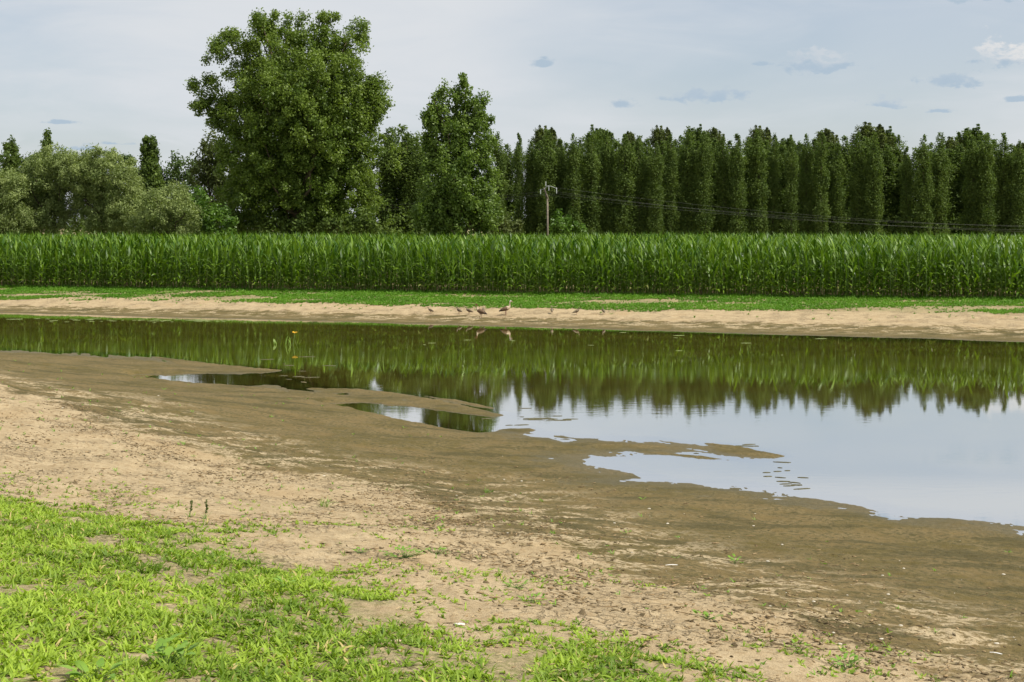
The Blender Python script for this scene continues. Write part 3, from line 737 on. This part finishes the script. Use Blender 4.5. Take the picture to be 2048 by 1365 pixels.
def rows(r0, r1, sp, dx, halfw):
    X = []; Y = []
    for r in range(r0, r1):
        hw = halfw + r * .3
        x = np.arange(-hw, hw, dx); x = x + rng.normal(size=len(x)) * .04
        y = lin(x, cfx, cfy) + r * sp + rng.normal(size=len(x)) * .05
        k = (y < 107) | (r < 3); X.append(x[k]); Y.append(y[k])
    return np.concatenate(X), np.concatenate(Y)
X1, Y1 = rows(1, 9, .75, .17, 33)
# ends of the front row outside the picture
xe = np.concatenate([np.arange(-33, -27.3, .17), np.arange(23.8, 33, .17)]); X1 = np.append(X1, xe); Y1 = np.append(Y1, lin(xe, cfx, cfy))
n = len(X1)
me = scatter(fullb, X1, Y1, base_h(X1, Y1), rng.uniform(.86, 1.08, n), rng.uniform(0, 6.28, n), rng.integers(0, NC, n), 'corn_field', M['leaf_corn'])
tag(obj('corn_field', me), 'dense green corn standing behind the front row', 'corn field', kind='stuff')
X2, Y2 = rows(9, 60, .75, .24, 36)
n = len(X2)
me = scatter(farb, X2, Y2, np.full(n, .74), rng.uniform(.88, 1.08, n) * (.97 + .07 * fbm(X2 * .15, Y2 * .15, 70)), rng.uniform(0, 6.28, n), rng.integers(0, NC, n), 'corn_field', M['leaf_corn'])
tag(obj('corn_field', me), 'tops of the corn stretching back to the tree line', 'corn field', kind='stuff')
# a pale bent stalk standing out in the weeds
hx, hy, hz = hit(1856, 598)
b = Bag(); rg = np.random.default_rng(5)
for k in range(4): corn_leaf(b, (.05 * k, 0, .2 + .14 * k), k * 2.4, .4, .06, 1.0, 1.8, rg, tint=.85)
r = empty('corn_stalk', (hx, hy, hz)); tag(r, 'pale leaning young corn stalk alone in the weeds at the right', 'corn stalk')
obj('leaves', b.mesh('leaves', M['leaf_corn'], True), r)
b = Bag(); b.tube([(-.12, 0, 0), (0, 0, .25), (.18, 0, .8)], [.02, .016, .008], 6); obj('stalk', b.mesh('stalk', M['shell'], True), r)

# ------------------------------------------------------------------ grass and weeds
def blades(X, Y, Z, L, Wd, rg, tint, seg=3, n_per=6, spread=.6, elev=(.5, 1.3)):
    """tufts of arching leaves"""
    N = len(X) * n_per
    x = np.repeat(X, n_per); y = np.repeat(Y, n_per); z = np.repeat(Z, n_per); l = np.repeat(L, n_per) * rg.uniform(.45, 1.15, N)
    az = rg.uniform(0, 6.283, N); el = rg.uniform(elev[0], elev[1], N); dr = rg.uniform(.2, 1.3, N)
    x = x + np.cos(az) * l * .12; y = y + np.sin(az) * l * .12
    ks = np.linspace(0, 1, seg + 1); P = []
    cx, cy, cz = x.copy(), y.copy(), z.copy()
    side = np.stack([-np.sin(az), np.cos(az), rg.normal(size=N) * .5], 1); side /= np.linalg.norm(side, axis=1)[:, None]
    w = np.repeat(Wd, n_per) * rg.uniform(.7, 1.2, N); out = []
    prof = np.interp(ks, [0, .35, .75, 1], [.6, 1, .65, .04])
    for i, k in enumerate(ks):
        c = np.stack([cx, cy, cz], 1); s = side * (w * prof[i] * .5)[:, None]
        out.append(c - s); out.append(c + s)
        e = el - dr * k; st = l / seg
        cx = cx + np.cos(e) * np.cos(az) * st; cy = cy + np.cos(e) * np.sin(az) * st; cz = cz + np.sin(e) * st
    v = np.stack(out, 1).reshape(-1, 3); m_ = 2 * (seg + 1)
    q = np.array([[2 * i, 2 * i + 1, 2 * i + 3, 2 * i + 2] for i in range(seg)])
    f = (q[None] + (np.arange(N) * m_)[:, None, None]).reshape(-1, 4)
    ti = np.clip(np.repeat(tint, n_per) + rg.uniform(-.22, .22, N), 0, .92); ti = np.where(rg.random(N) < .035, 1.0, ti)
    return v, f, np.repeat(ti, m_)
rg = np.random.default_rng(301)
N0 = 140000
d = rg.uniform(3.6, 17, N0) ; d = np.sort(d); rat = rg.uniform(-.50, .30, N0)
x = rat * d; y = d
keepw = rg.random(N0) < np.clip(d / 17 * 1.0, .22, 1)
x, y = x[keepw], y[keepw]
sg = sdf(np.stack([x, y], 1), GRASS)
dens = sstep(sg + (fbm(x * 1.6, y * 1.6, 51) - .5) * 1.7, -.35, .75)
bare = sstep(fbm(x * 3.2, y * 3.2, 53, 3), .55, .63) * .93
bare = np.maximum(bare, sstep(fbm(x * 9, y * 9, 57, 2), .60, .72) * .6)
spr = .13 * sstep(sg, -4, 0) * sstep(fbm(x * 1.1, y * 1.1, 58), .42, .6)
keep = rg.random(len(x)) < np.maximum(dens * (1 - bare), spr)
x, y = x[keep], y[keep]; sg = sg[keep]
L = rg.uniform(.03, .078, len(x)) * (.75 + .5 * sstep(sg, -1, 2)); 
tint = .5 + (fbm(x * 1.4, y * 1.4, 55) - .5) * 1.2 + (fbm(x * 7, y * 7, 56, 2) - .5) * .9 + rg.normal(size=len(x)) * .16
z = base_h(x, y, True)
v, f, t = blades(x, y, z, L, rg.uniform(.009, .017, len(x)), rg, tint, 3, 6, elev=(.0, 1.2))
tag(obj('grass', mesh('grass', v, f, M['leaf_grass'], t, True)), 'bright yellow green grass carpeting the near bank at lower left', 'grass', kind='stuff')
print('grass tufts', len(x))
rgl = np.random.default_rng(9); xl = rgl.uniform(-5, 4.5, 16000); yl = rgl.uniform(4, 14, 16000); sl_ = sdf(np.stack([xl, yl], 1), GRASS)
kl = rgl.random(16000) < .30 * sstep(sl_, -1.2, .5); xl, yl = xl[kl], yl[kl]
v, f, t = blades(xl, yl, base_h(xl, yl, True) + .006, rgl.uniform(.02, .06, len(xl)), np.full(len(xl), .006), rgl, np.ones(len(xl)), 2, 2, elev=(-.05, .25))
tag(obj('dry_litter', mesh('dry_litter', v, f, M['dry_straw'], t, True)), 'dead straw and leaf litter lying among the near grass', 'litter', kind='stuff')
# far bank weeds in front of the corn
N0 = 62000
x = rg.uniform(-30, 28, N0); c = lin(x, cfx, cfy); wv_ = lin(x, wfx, wfy); tt = rg.uniform(.40, 1.06, N0); y = wv_ + (c - wv_) * tt
edge = .50 + .09 * sstep(x, 3, 18) - .03 * sstep(x, -14, -22)
band = fbm(x * .22, y * 1.1, 61)
dn = sstep(tt + (fbm(x * .9, y * .9, 62) - .5) * .12, edge, edge + .05) * (1 - .95 * sstep(band, .57 - .09 * sstep(x, -8, -16), .61 - .09 * sstep(x, -8, -16)) * sstep(tt, 1.0, .9))
k = rg.random(N0) < np.maximum(dn, .004)
x, y, tt = x[k], y[k], tt[k]
hgt = .07 + .13 * sstep(tt, .85, 1.02) * rg.random(len(x)) ** 2 + .05 * rg.random(len(x))
v, f, t = blades(x, y, base_h(x, y, True), hgt, np.full(len(x), .034), rg, .45 + (fbm(x * .8, y * .8, 66) - .5), 2, 7, elev=(.3, 1.3))
tag(obj('weeds', mesh('weeds', v, f, M['leaf_weed'], t, True)), 'low bright green weeds along the far bank below the corn', 'weeds', kind='stuff')
# sprouts on mud
x = rg.uniform(-14, 9, 5000); y = rg.uniform(7, 36, 5000); s = sdf(np.stack([x, y], 1), LAND); sd_ = sdf(np.stack([x, y], 1), DRY)
k = (s > 1.5) & (rg.random(5000) < .26 * (.3 + sstep(sd_, -3, 1))); x, y = x[k], y[k]
v, f, t = blades(x, y, base_h(x, y, True), rg.uniform(.02, .05, len(x)) + y * .0012, np.full(len(x), .012), rg, np.full(len(x), .5), 2, 6, elev=(.2, 1.2))
tag(obj('sprouts', mesh('sprouts', v, f, M['leaf_herb'], t, True)), 'tiny green sprouts dotted over the bare sand and mud', 'sprouts', kind='stuff')

def tuft(px, py, name, label, cat, h, n, w, mat, seed, group=None, elev=(.6, 1.45), tint=.5, spread=.05):
    hx, hy, _ = hit(px, py); hz = float(base_h([hx], [hy], True)[0])
    rg = np.random.default_rng(seed)
    a = rg.normal(size=(n, 2)) * spread
    v, f, t = blades(a[:, 0], a[:, 1], np.zeros(n), np.full(n, h), np.full(n, w), rg, np.full(n, tint), 4, 5, elev=elev)
    o = obj(name, mesh(name, v, f, M[mat], t, True), loc=(hx, hy, hz - .005)); tag(o, label, cat, group); return o
tuft(648, 1015, 'grass_tuft', 'loose spreading grass tuft alone on the sand left of centre', 'grass tuft', .17, 7, .006, 'leaf_herb', 1, tint=.4, spread=.05)
tuft(975, 985, 'grass_tuft', 'small dark grass tuft on the mud above the centre of the bank', 'grass tuft', .09, 4, .008, 'leaf_herb', 2, tint=.1, spread=.03)
def seed_stalk(px, py, lab, h, seed):
    hx, hy, _ = hit(px, py); hz = float(base_h([hx], [hy], True)[0]); rg = np.random.default_rng(seed)
    r = empty('seeding_weed', (hx, hy, hz)); tag(r, lab, 'weed', 'seeding weeds on the sand')
    b = Bag(); b.tube([(0, 0, 0), (.006, 0, h * .5), (.014, .004, h)], [.0035, .003, .002], 5); obj('stem', b.mesh('stem', M['stalk'], True), r)
    n = 34; C = np.stack([.012 + rg.normal(size=n) * .006, rg.normal(size=n) * .006, h * .35 + rg.random(n) * h * .68], 1)
    v, f, t = leaves(C, np.full(n, .008), 5, .016, rg, up=1); obj('seed_head', mesh('seed_head', v, f, M['leaf_dark'], t), r)
    v, f, t = blades(np.zeros(2), np.zeros(2), np.zeros(2), np.full(2, h * .55), np.full(2, .009), rg, np.full(2, .4), 4, 5, elev=(.3, 1.2))
    obj('leaves', mesh('leaves', v, f, M['leaf_herb'], t, True), r)
seed_stalk(380, 1034, 'left one of two upright dark seeding weeds above the grass edge', .17, 1)
seed_stalk(411, 1038, 'right one of two upright dark seeding weeds above the grass edge', .19, 2)
def herb(px, py, lab, R, n, seed, size=.05, h=.06):
    hx, hy, _ = hit(px, py); hz = float(base_h([hx], [hy], True)[0]); rg = np.random.default_rng(seed)
    r = empty('broadleaf_weed', (hx, hy, hz)); tag(r, lab, 'weed', 'broad leaved weeds on the sand')
    b = Bag(); s = Bag()
    for i in range(n):
        a = rg.uniform(0, 6.28); k = rg.random() ** .6 * R; p = np.array([math.cos(a) * k, math.sin(a) * k, h * rg.uniform(.4, 1.1)])
        s.tube([(0, 0, 0), p * [.6, .6, .5], p], [.002, .0017, .001], 4)
        corn_leaf(b, p, a + rg.normal() * .6, size * rg.uniform(.6, 1.2), size * .42, .5, .9, rg, 5, tint=rg.uniform(.3, .85))
    obj('stem', s.mesh('stem', M['stalk'], True), r); obj('leaves', b.mesh('leaves', M['leaf_herb'], True), r)
herb(866, 1050, 'upright light green weed on the sand at centre', .05, 9, 1, .055, .10)
herb(808, 1120, 'wide cluster of light green weeds on the sand below centre', .20, 46, 2, .055, .06)
herb(720, 1106, 'flat rosette of small leaves on sand at the grass edge', .09, 16, 3, .04, .03)
herb(870, 1108, 'leafy weed just right of the wide weed cluster', .10, 18, 4, .05, .06)
herb(1035, 1178, 'low round weed clump on the lower sand', .09, 18, 5, .045, .04)
herb(1060, 1205, 'flat green weed just below the low round clump', .10, 16, 6, .045, .03)
herb(1415, 1240, 'trailing green weed on sand at lower right', .10, 14, 7, .06, .03)
herb(1695, 1340, 'green sprout clump at the bottom right on sand', .08, 16, 8, .06, .07)
herb(1600, 1305, 'small leafy weed on sand near the lower right mud', .06, 10, 9, .05, .05)
herb(1470, 1128, 'pale grassy weed on the crusted mud at right', .05, 8, 10, .06, .06)
herb(330, 1335, 'larger broad leaved weed among the grass at the bottom', .13, 22, 11, .10, .10)
herb(190, 1362, 'dark broad leaved weed at the bottom edge', .10, 12, 12, .10, .09)
herb(565, 1180, 'round leaved yellow green weed within the grass', .05, 8, 13, .07, .07)
herb(1250, 995 + 75, 'tiny weed on mud right of centre', .05, 8, 14, .04, .03)

# ------------------------------------------------------------------ clods, shells, stones
def blob(seed, flat=.5, rough=.35, n1=8, n2=6):
    rg = np.random.default_rng(seed); v = []; 
    th = np.linspace(0, math.pi, n2 + 1)
    P = []
    for a in th:
        for k in range(n1):
            p = k * 2 * math.pi / n1
            P.append((math.sin(a) * math.cos(p), math.sin(a) * math.sin(p), math.cos(a)))
    P = np.array(P); nz = 1 + rough * (fbm(P[:, 0] * 2 + P[:, 2] * 3 + seed, P[:, 1] * 2 + seed, seed, 2) - .5) * 2
    P = P * nz[:, None]; P[:, 2] *= flat
    i = np.arange(n2)[:, None] * n1; j = np.arange(n1)[None]; j2 = (j + 1) % n1
    f = np.stack([i + j, i + n1 + j, i + n1 + j2, i + j2], -1).reshape(-1, 4)
    return P * .5, f
clm = [mesh('mud_clod', *blob(i, .45, .8), M['clod']) for i in range(6)]
shm = [mesh('shell', *blob(20 + i, .5, .3), M['shell'], smooth=True) for i in range(3)]
rg = np.random.default_rng(88)
cand = []
while len(cand) < 230:
    px = rg.uniform(20, 2040); py = rg.uniform(900, 1360)
    hx, hy, hz = hit(px, py, True); P = np.array([[hx, hy]])
    s = sdf(P, DRY)[0]; sg_ = sdf(P, GRASS)[0]
    p = math.exp(-((s - .5) / .9) ** 2) * (1.0 if px > 800 else .35) + (.10 if s > 0 and sg_ < 0 else 0)
    if sg_ > 0 or rg.random() > p: continue
    cand.append((hx, hy))
cz = base_h(np.array([c[0] for c in cand]), np.array([c[1] for c in cand]), True)
for i, (hx, hy) in enumerate(cand):
    o = obj('mud_clod', clm[i % 6], loc=(hx, hy, cz[i] + .001)); k = rg.uniform(.018, .045) * (1.0 if hy < 12 else 1.2)
    o.scale = (k * rg.uniform(1, 2.1), k * rg.uniform(.7, 1.1), k * rg.uniform(.6, 1.0)); o.rotation_euler = (rg.normal() * .3, rg.normal() * .3, rg.uniform(0, 6.28))
    tag(o, 'dark dried mud clod on the bare sand', 'mud clod', 'dark mud clods on the sand')
# finer crumbs nobody could count
x = rg.uniform(-9, 7, 110000); y = rg.uniform(5.2, 24, 110000); P = np.stack([x, y], 1)
s = sdf(P, DRY); sg_ = sdf(P, GRASS)
cl = sstep(fbm(x * 2.2, y * 2.2, 91), .44, .62)
pr = (np.exp(-((s - .4) / 1.0) ** 2) * .8 + .28 * (s > 0) + .13 * (s > -3.5)) * cl * np.where(sg_ > .3, .1, 1)
k = rg.random(len(x)) < pr * .75; x, y = x[k], y[k]; n = len(x); z = base_h(x, y, True)
bags = []
for i in range(4):
    vv, ff_ = blob(50 + i, .5, .9, 6, 3); vv = vv * ([1, 1, 1], [2.6, .6, .8], [1.6, .8, .9], [4.5, .35, .5])[i]; b = Bag(); b.add(vv, ff_); bags.append(b)
sc_ = rg.uniform(.006, .022, n) * rg.uniform(.7, 1.6, n)
me = scatter(bags, x, y, z + sc_ * .1, sc_, rg.uniform(0, 6.28, n), rg.integers(0, 4, n), 'mud_crumbs', M['clod'])
tag(obj('mud_crumbs', me), 'scattered dark mud crumbs strewn over sand beside the mud', 'mud crumbs', kind='stuff')
print('crumbs', n)
me = scatter(bags, x + rg.normal(size=n) * .25, y + rg.normal(size=n) * .25, base_h(x, y, True), sc_ * 1.2, rg.uniform(0, 6.28, n), rg.integers(0, 4, n), 'sand_crumbs', M['clod_pale'])
tag(obj('sand_crumbs', me), 'pale sandy crumbs roughening the dry ground', 'sand crumbs', kind='stuff')
n = 0
while n < 75:
    px = rg.uniform(100, 2040); py = rg.uniform(790, 1300); hx, hy, hz = hit(px, py)
    P = np.array([[hx, hy]]); s = sdf(P, LAND)[0]; sd1 = sdf(P, DRY)[0]
    if hz < .02 or s < .5 or sd1 > .3 or rg.random() > (.3 + .7 * (px > 900)): continue
    o = obj('shell', shm[n % 3], loc=(hx, hy, float(base_h([hx], [hy], True)[0]) + .004)); k = .008 + .022 * rg.random() ** 2 * (1 if hy < 14 else 1.35)
    o.scale = (k * 1.3, k, k); o.rotation_euler = (0, 0, rg.uniform(0, 6.28))
    tag(o, 'small pale snail shell lying on the wet mud', 'shell', 'pale shells on the mud'); n += 1
def stone(px, py, lab, size, mat, seed, sc3=(1.5, 1, .7)):
    hx, hy, _ = hit(px, py); o = obj('stone', mesh('stone', *blob(seed, .6, .5, 12, 8), M[mat], smooth=True), loc=(hx, hy, float(base_h([hx], [hy], True)[0]) + size * .12))
    o.scale = tuple(size * v for v in sc3); tag(o, lab, 'stone')
stone(918, 1250, 'white chalky stone at the ragged edge of the near grass', .042, 'stone_white', 71, (1.7, 1, .6))
stone(792, 1286, 'pale tan stone in the grass left of the white stone', .045, 'stone_tan', 72)
stone(1335, 1048, 'round pale pebble on the crusted mud right of centre', .035, 'shell', 73, (1, 1, .8))
stone(948, 1124, 'small pale stone on the dry sand below centre', .035, 'stone_tan', 74)
def feather(px, py, lab, L, rz):
    hx, hy, _ = hit(px, py); hz = float(base_h([hx], [hy], True)[0])
    k = np.linspace(0, 1, 9); w = np.interp(k, [0, .25, .3, .8, 1], [.03, .03, .12, .13, .01]) * L
    P = np.stack([(k - .5) * L, .08 * L * np.sin(k * 3), .012 + .03 * L * np.sin(k * 3)], 1)
    sd = np.zeros((9, 3)); sd[:, 1] = w * .5; up = np.zeros((9, 3)); up[:, 2] = .004
    v = np.concatenate([P - sd, P + up, P + sd]); i = np.arange(8)
    f = np.concatenate([np.stack([i, i + 1, i + 10, i + 9], 1), np.stack([i + 9, i + 10, i + 19, i + 18], 1)])
    o = obj('feather', mesh('feather', v, f, M['quill'], smooth=True), loc=(hx, hy, hz)); o.rotation_euler = (0, 0, rz); tag(o, lab, 'feather')
feather(1343, 1133, 'white curved feather lying on crusted mud right of centre', .12, .1)
feather(1992, 1313, 'white feather on the mud near the lower right corner', .09, -.6)

# ------------------------------------------------------------------ floating weed
rg = np.random.default_rng(99)
flm = []
for i in range(4):
    n = 16; a = np.arange(n) * 2 * math.pi / n; r = .5 * (1 + .5 * rg.normal(size=n) * .6); r = np.abs(r) + .08
    top = np.stack([np.cos(a) * r, np.sin(a) * r, np.full(n, .006)], 1); bot = top * [1.05, 1.05, 0] - [0, 0, .006]
    v = np.concatenate([top, bot, [[0, 0, .012]]]); j = np.arange(n); j2 = (j + 1) % n
    flm.append([np.stack([j, j + n, j2 + n, j2], 1), np.stack([j, j2, np.full(n, 2 * n)], 1), v])
fm = [mesh('floating_weed', v, [q, t], M['algae']) for q, t, v in flm]; fs = [mesh('floating_weed', v, [q, t], M['scum']) for q, t, v in flm]
SPOT = [((1440, 905), (100, 18), 26, .45, fm, 'dark floating algae scrap on the sky reflection by the mud spit', 'algae scraps by the spit'),
        ((1560, 965), (50, 22), 14, .28, fm, 'dark floating algae scrap at the mouth of the inlet', 'algae scraps at the inlet mouth'),
        ((1060, 840), (90, 14), 14, .5, fm, 'dark floating algae scrap at the tip of the thin mud bar', 'algae scraps by the thin bar'),
        ((330, 641), (210, 3.5), 60, .62, fs, 'pale floating pond weed scrap near the far left shore', 'pale pond weed by the far left shore'),
        ((1250, 680), (500, 25), 14, .5, fs, 'thin pale floating scrap on the green reflection', 'thin scraps on the green reflection'),
        ((600, 740), (60, 22), 10, .6, fm, 'dark floating algae scrap off the left mud bar', 'algae scraps by the left bar')]
for (cx, cy), (sx_, sy_), n, size, ms, lab, grp in SPOT:
    for i in range(n):
        px = cx + rg.normal() * sx_ * .6; py = cy + rg.normal() * sy_ * .6
        x, y = at0(px, py)
        if ground(x, y) > -.012: continue
        o = obj('floating_weed', ms[i % 4], loc=(x, y, .002)); k = size * rg.uniform(.2, 1.3) * .36
        o.scale = (k * rg.uniform(.8, 1.8), k * rg.uniform(.2, .45), .7); o.rotation_euler = (0, 0, rg.normal() * .2)
        tag(o, lab, 'floating weed', grp)
# flowering water plant
x, y = at0(586, 690)
r = empty('water_plant', (x, y, 0)); tag(r, 'yellow flowered water plant standing in the pond at left', 'water plant')
b = Bag(); rg = np.random.default_rng(3)
for k in range(9):
    a = rg.uniform(0, 6.28); corn_leaf(b, (rg.normal() * .22, rg.normal() * .1, -.02), a, rg.uniform(.2, .45), .03, 1.3, .9, rg, 6, tint=rg.uniform(.3, .9))
obj('leaves', b.mesh('leaves', M['leaf_reed'], True), r)
b = Bag(); b.tube([(0, 0, -.05), (.03, 0, .2), (.06, 0, .38)], [.008, .007, .005], 5); obj('stem', b.mesh('stem', M['stalk'], True), r)
b = Bag()
for k in range(5): corn_leaf(b, (.06, 0, .37), k * 1.257, .11, .06, .7, .9, rg, 5, tint=.5)
obj('flower', b.mesh('flower', M['petal'], True), r)

# ------------------------------------------------------------------ utility pole and wires
PD = 104.0
x, y, zt = at_d(1095, 398, PD)
pole = empty('utility_pole', (x, y, .75)); tag(pole, 'weathered wooden utility pole rising from the corn', 'utility pole')
zt -= .75
def p2(px, py): q = at_d(px, py, PD); return np.array([q[0] - x, 0, q[2] - .75])
b = Bag(); b.tube([(0, 0, -.3), (.01, 0, zt * .5), (0, 0, zt)], [.075, .068, .06], 10); obj('pole', b.mesh('pole', M['pole_wood'], True), pole)
b = Bag(); b.tube([p2(1097, 402), p2(1094, 392), p2(1088, 376)], [.06, .055, .04], 8); b.tube([p2(1095, 400) + [0, .1, 0], p2(1091, 390) + [0, .1, 0]], [.05, .05], 6)
obj('top_bracket', b.mesh('top_bracket', M['pole_wood'], True), pole)
b = Bag(); b.tube([p2(1080, 381) + [0, -.12, 0], p2(1089, 378) + [0, -.12, 0], p2(1096, 372) + [0, -.12, 0], p2(1105, 374) + [0, -.12, 0], p2(1113, 378) + [0, -.12, 0]], [.022] * 5, 6)
obj('crossarm', b.mesh('crossarm', M['metal'], True), pole)
ends = []
for px, y0, y1 in ((1081, 380, 389), (1091.5, 364, 373), (1097.5, 372, 382), (1113, 376, 388)):
    a, c = p2(px, y0), p2(px, y1); a[1] = c[1] = -.12
    k = np.linspace(0, 1, 9)[:, None]; b = Bag(); b.tube(a + (c - a) * k, [.02, .034, .02, .034, .02, .034, .02, .034, .02], 8)
    obj('insulator', b.mesh('insulator', M['insulator'], True), pole); ends.append(c + [x, y, .75])
def wire(A, B, sag, lab, n=24):
    A = np.asarray(A, float); B = np.asarray(B, float); k = np.linspace(0, 1, n)
    P = A + (B - A) * k[:, None]; P[:, 2] -= sag * 4 * k * (1 - k); c = A.copy(); P -= c
    b = Bag(); b.tube(P, [.0042] * n, 5); o = obj('power_wire', b.mesh('power_wire', M['wire'], True), loc=tuple(c)); tag(o, lab, 'wire', 'power wires')
for i, (e, yy0) in enumerate(((0, 408), (2, 402), (3, 414))):
    q = at_d(520 + 10 * i, yy0 + 18, 119); wire(ends[e], q, .3, ['lowest', 'uppermost', 'middle'][i] + ' power wire running left from the pole behind the largest tree')
for i, (e, ye) in enumerate(((3, 452), (1, 456), (0, 461), (2, 466))):
    q = at_d(2150, ye, 112); wire(ends[e], q, .62, ['top', 'second', 'third', 'bottom'][i] + ' power wire sloping down right from the pole across the trees')

# ------------------------------------------------------------------ geese
def bird(name, label, px, py, h, face, mats, seed, neck=1.0, group=None, head_down=0.0):
    """one continuous loft from tail to bill; h is the standing height"""
    hx, hy, _ = hit(px, py); hz = float(base_h([hx], [hy], True)[0]); s = h / .62
    r = empty(name, (hx, hy, hz), face); tag(r, label, 'goose' if name == 'goose' else 'gosling', group)
    leg = .17 if name == 'goose' else .13
    n_ = neck
    path = np.array([(-.30, 0, leg + .01), (-.24, 0, leg + .035), (-.16, 0, leg + .07), (-.06, 0, leg + .105), (.04, 0, leg + .135), (.11, 0, leg + .165),
                     (.145, 0, leg + .205), (.155, 0, leg + .205 + .06 * n_), (.155, 0, leg + .205 + .12 * n_), (.162, 0, leg + .205 + .17 * n_),
                     (.185, 0, leg + .21 + .20 * n_), (.215, 0, leg + .208 + .20 * n_), (.245, 0, leg + .20 + .19 * n_), (.275, 0, leg + .195 + .185 * n_)])
    rad = np.array([.012, .035, .065, .09, .095, .075, .045, .026, .023, .026, .034, .030, .014, .006])
    sq = np.array([1.6, 1.3, 1.1, 1, .95, .95, 1, 1, 1, .95, .85, .8, .8, 1])
    b = Bag(); v, f, ring, c = tube(path * s, rad * s, 12, sq)
    mi = np.array(mats)[ring]; b.add(v, f, None, mi=mi); b.add(v[:0], None); b.t.append(c); b.tm.append(np.array([mats[0]] * 12 + [mats[-1]] * 12))
    for sd in (-1, 1):
        fx = .02 * sd
        b.tube(np.array([(.0, .035 * sd, leg + .06), (-.015 + fx, .035 * sd, leg * .55), (.0 + fx, .036 * sd, .006)]) * s, np.array([.022, .009, .008]) * s, 6, mi=7)
        for tz in (-.35, 0, .35):
            b.tube(np.array([(fx, .036 * sd, .008), (fx + .05 * math.cos(tz), .036 * sd + .05 * math.sin(tz), .004)]) * s, np.array([.006, .004]) * s, 4, mi=7)
    ml = [M[k] for k in ('feather_dark', 'feather_brown', 'feather_pale', 'feather_white', 'bill', 'eye_patch', 'gosling_down', 'leg_pink')]
    obj('body', b.mesh('body', None, True, ml), r)
    for sd in (-1, 1):
        b = Bag(); wp = np.array([(.07, .07 * sd, leg + .15), (.0, .088 * sd, leg + .13), (-.10, .075 * sd, leg + .10), (-.20, .045 * sd, leg + .055), (-.28, .02 * sd, leg + .025)])
        b.tube(wp * s, np.array([.02, .052, .05, .03, .008]) * s, 8, [.4] * 5)
        obj('wing', b.mesh('wing', M['feather_brown'] if name == 'goose' else M['gosling_down'], True), r)
GM = [0, 0, 1, 1, 2, 2, 2, 2, 2, 3, 3, 4, 4]
bird('goose', 'adult brown goose with raised pale head walking right on the sand', 1012, 632, .62, 0.15, GM, 1, 1.08)
bird('goose', 'adult brown goose on the wet mud, turned away with dark tail to the right', 961, 637, .60, 2.75, [0, 0, 1, 1, 1, 2, 2, 2, 5, 5, 5, 4, 4], 2, .95)
GG = [6] * 11 + [0, 0]
for i, (px, py, lab, fc) in enumerate([(861, 627, 'leftmost gosling of the brood on the sand', 2.8), (918, 629, 'second gosling from the left, on the sand', 2.4),
                                       (938, 629, 'third gosling from the left, nearest the mud dwelling adult goose', 2.9), (967, 628, 'gosling directly behind the adult goose on the mud', 1.7),
                                       (1104, 628, 'slim upright gosling right of the pale headed adult goose', 1.5), (1153, 630, 'gosling second from the right with a bulky body', .4),
                                       (1207, 629, 'rightmost gosling of the brood on the sand', 1.8)]):
    bird('gosling', lab, px, py, (.39 if i else .33), fc, GG, 10 + i, .55, 'goslings on the far sand')
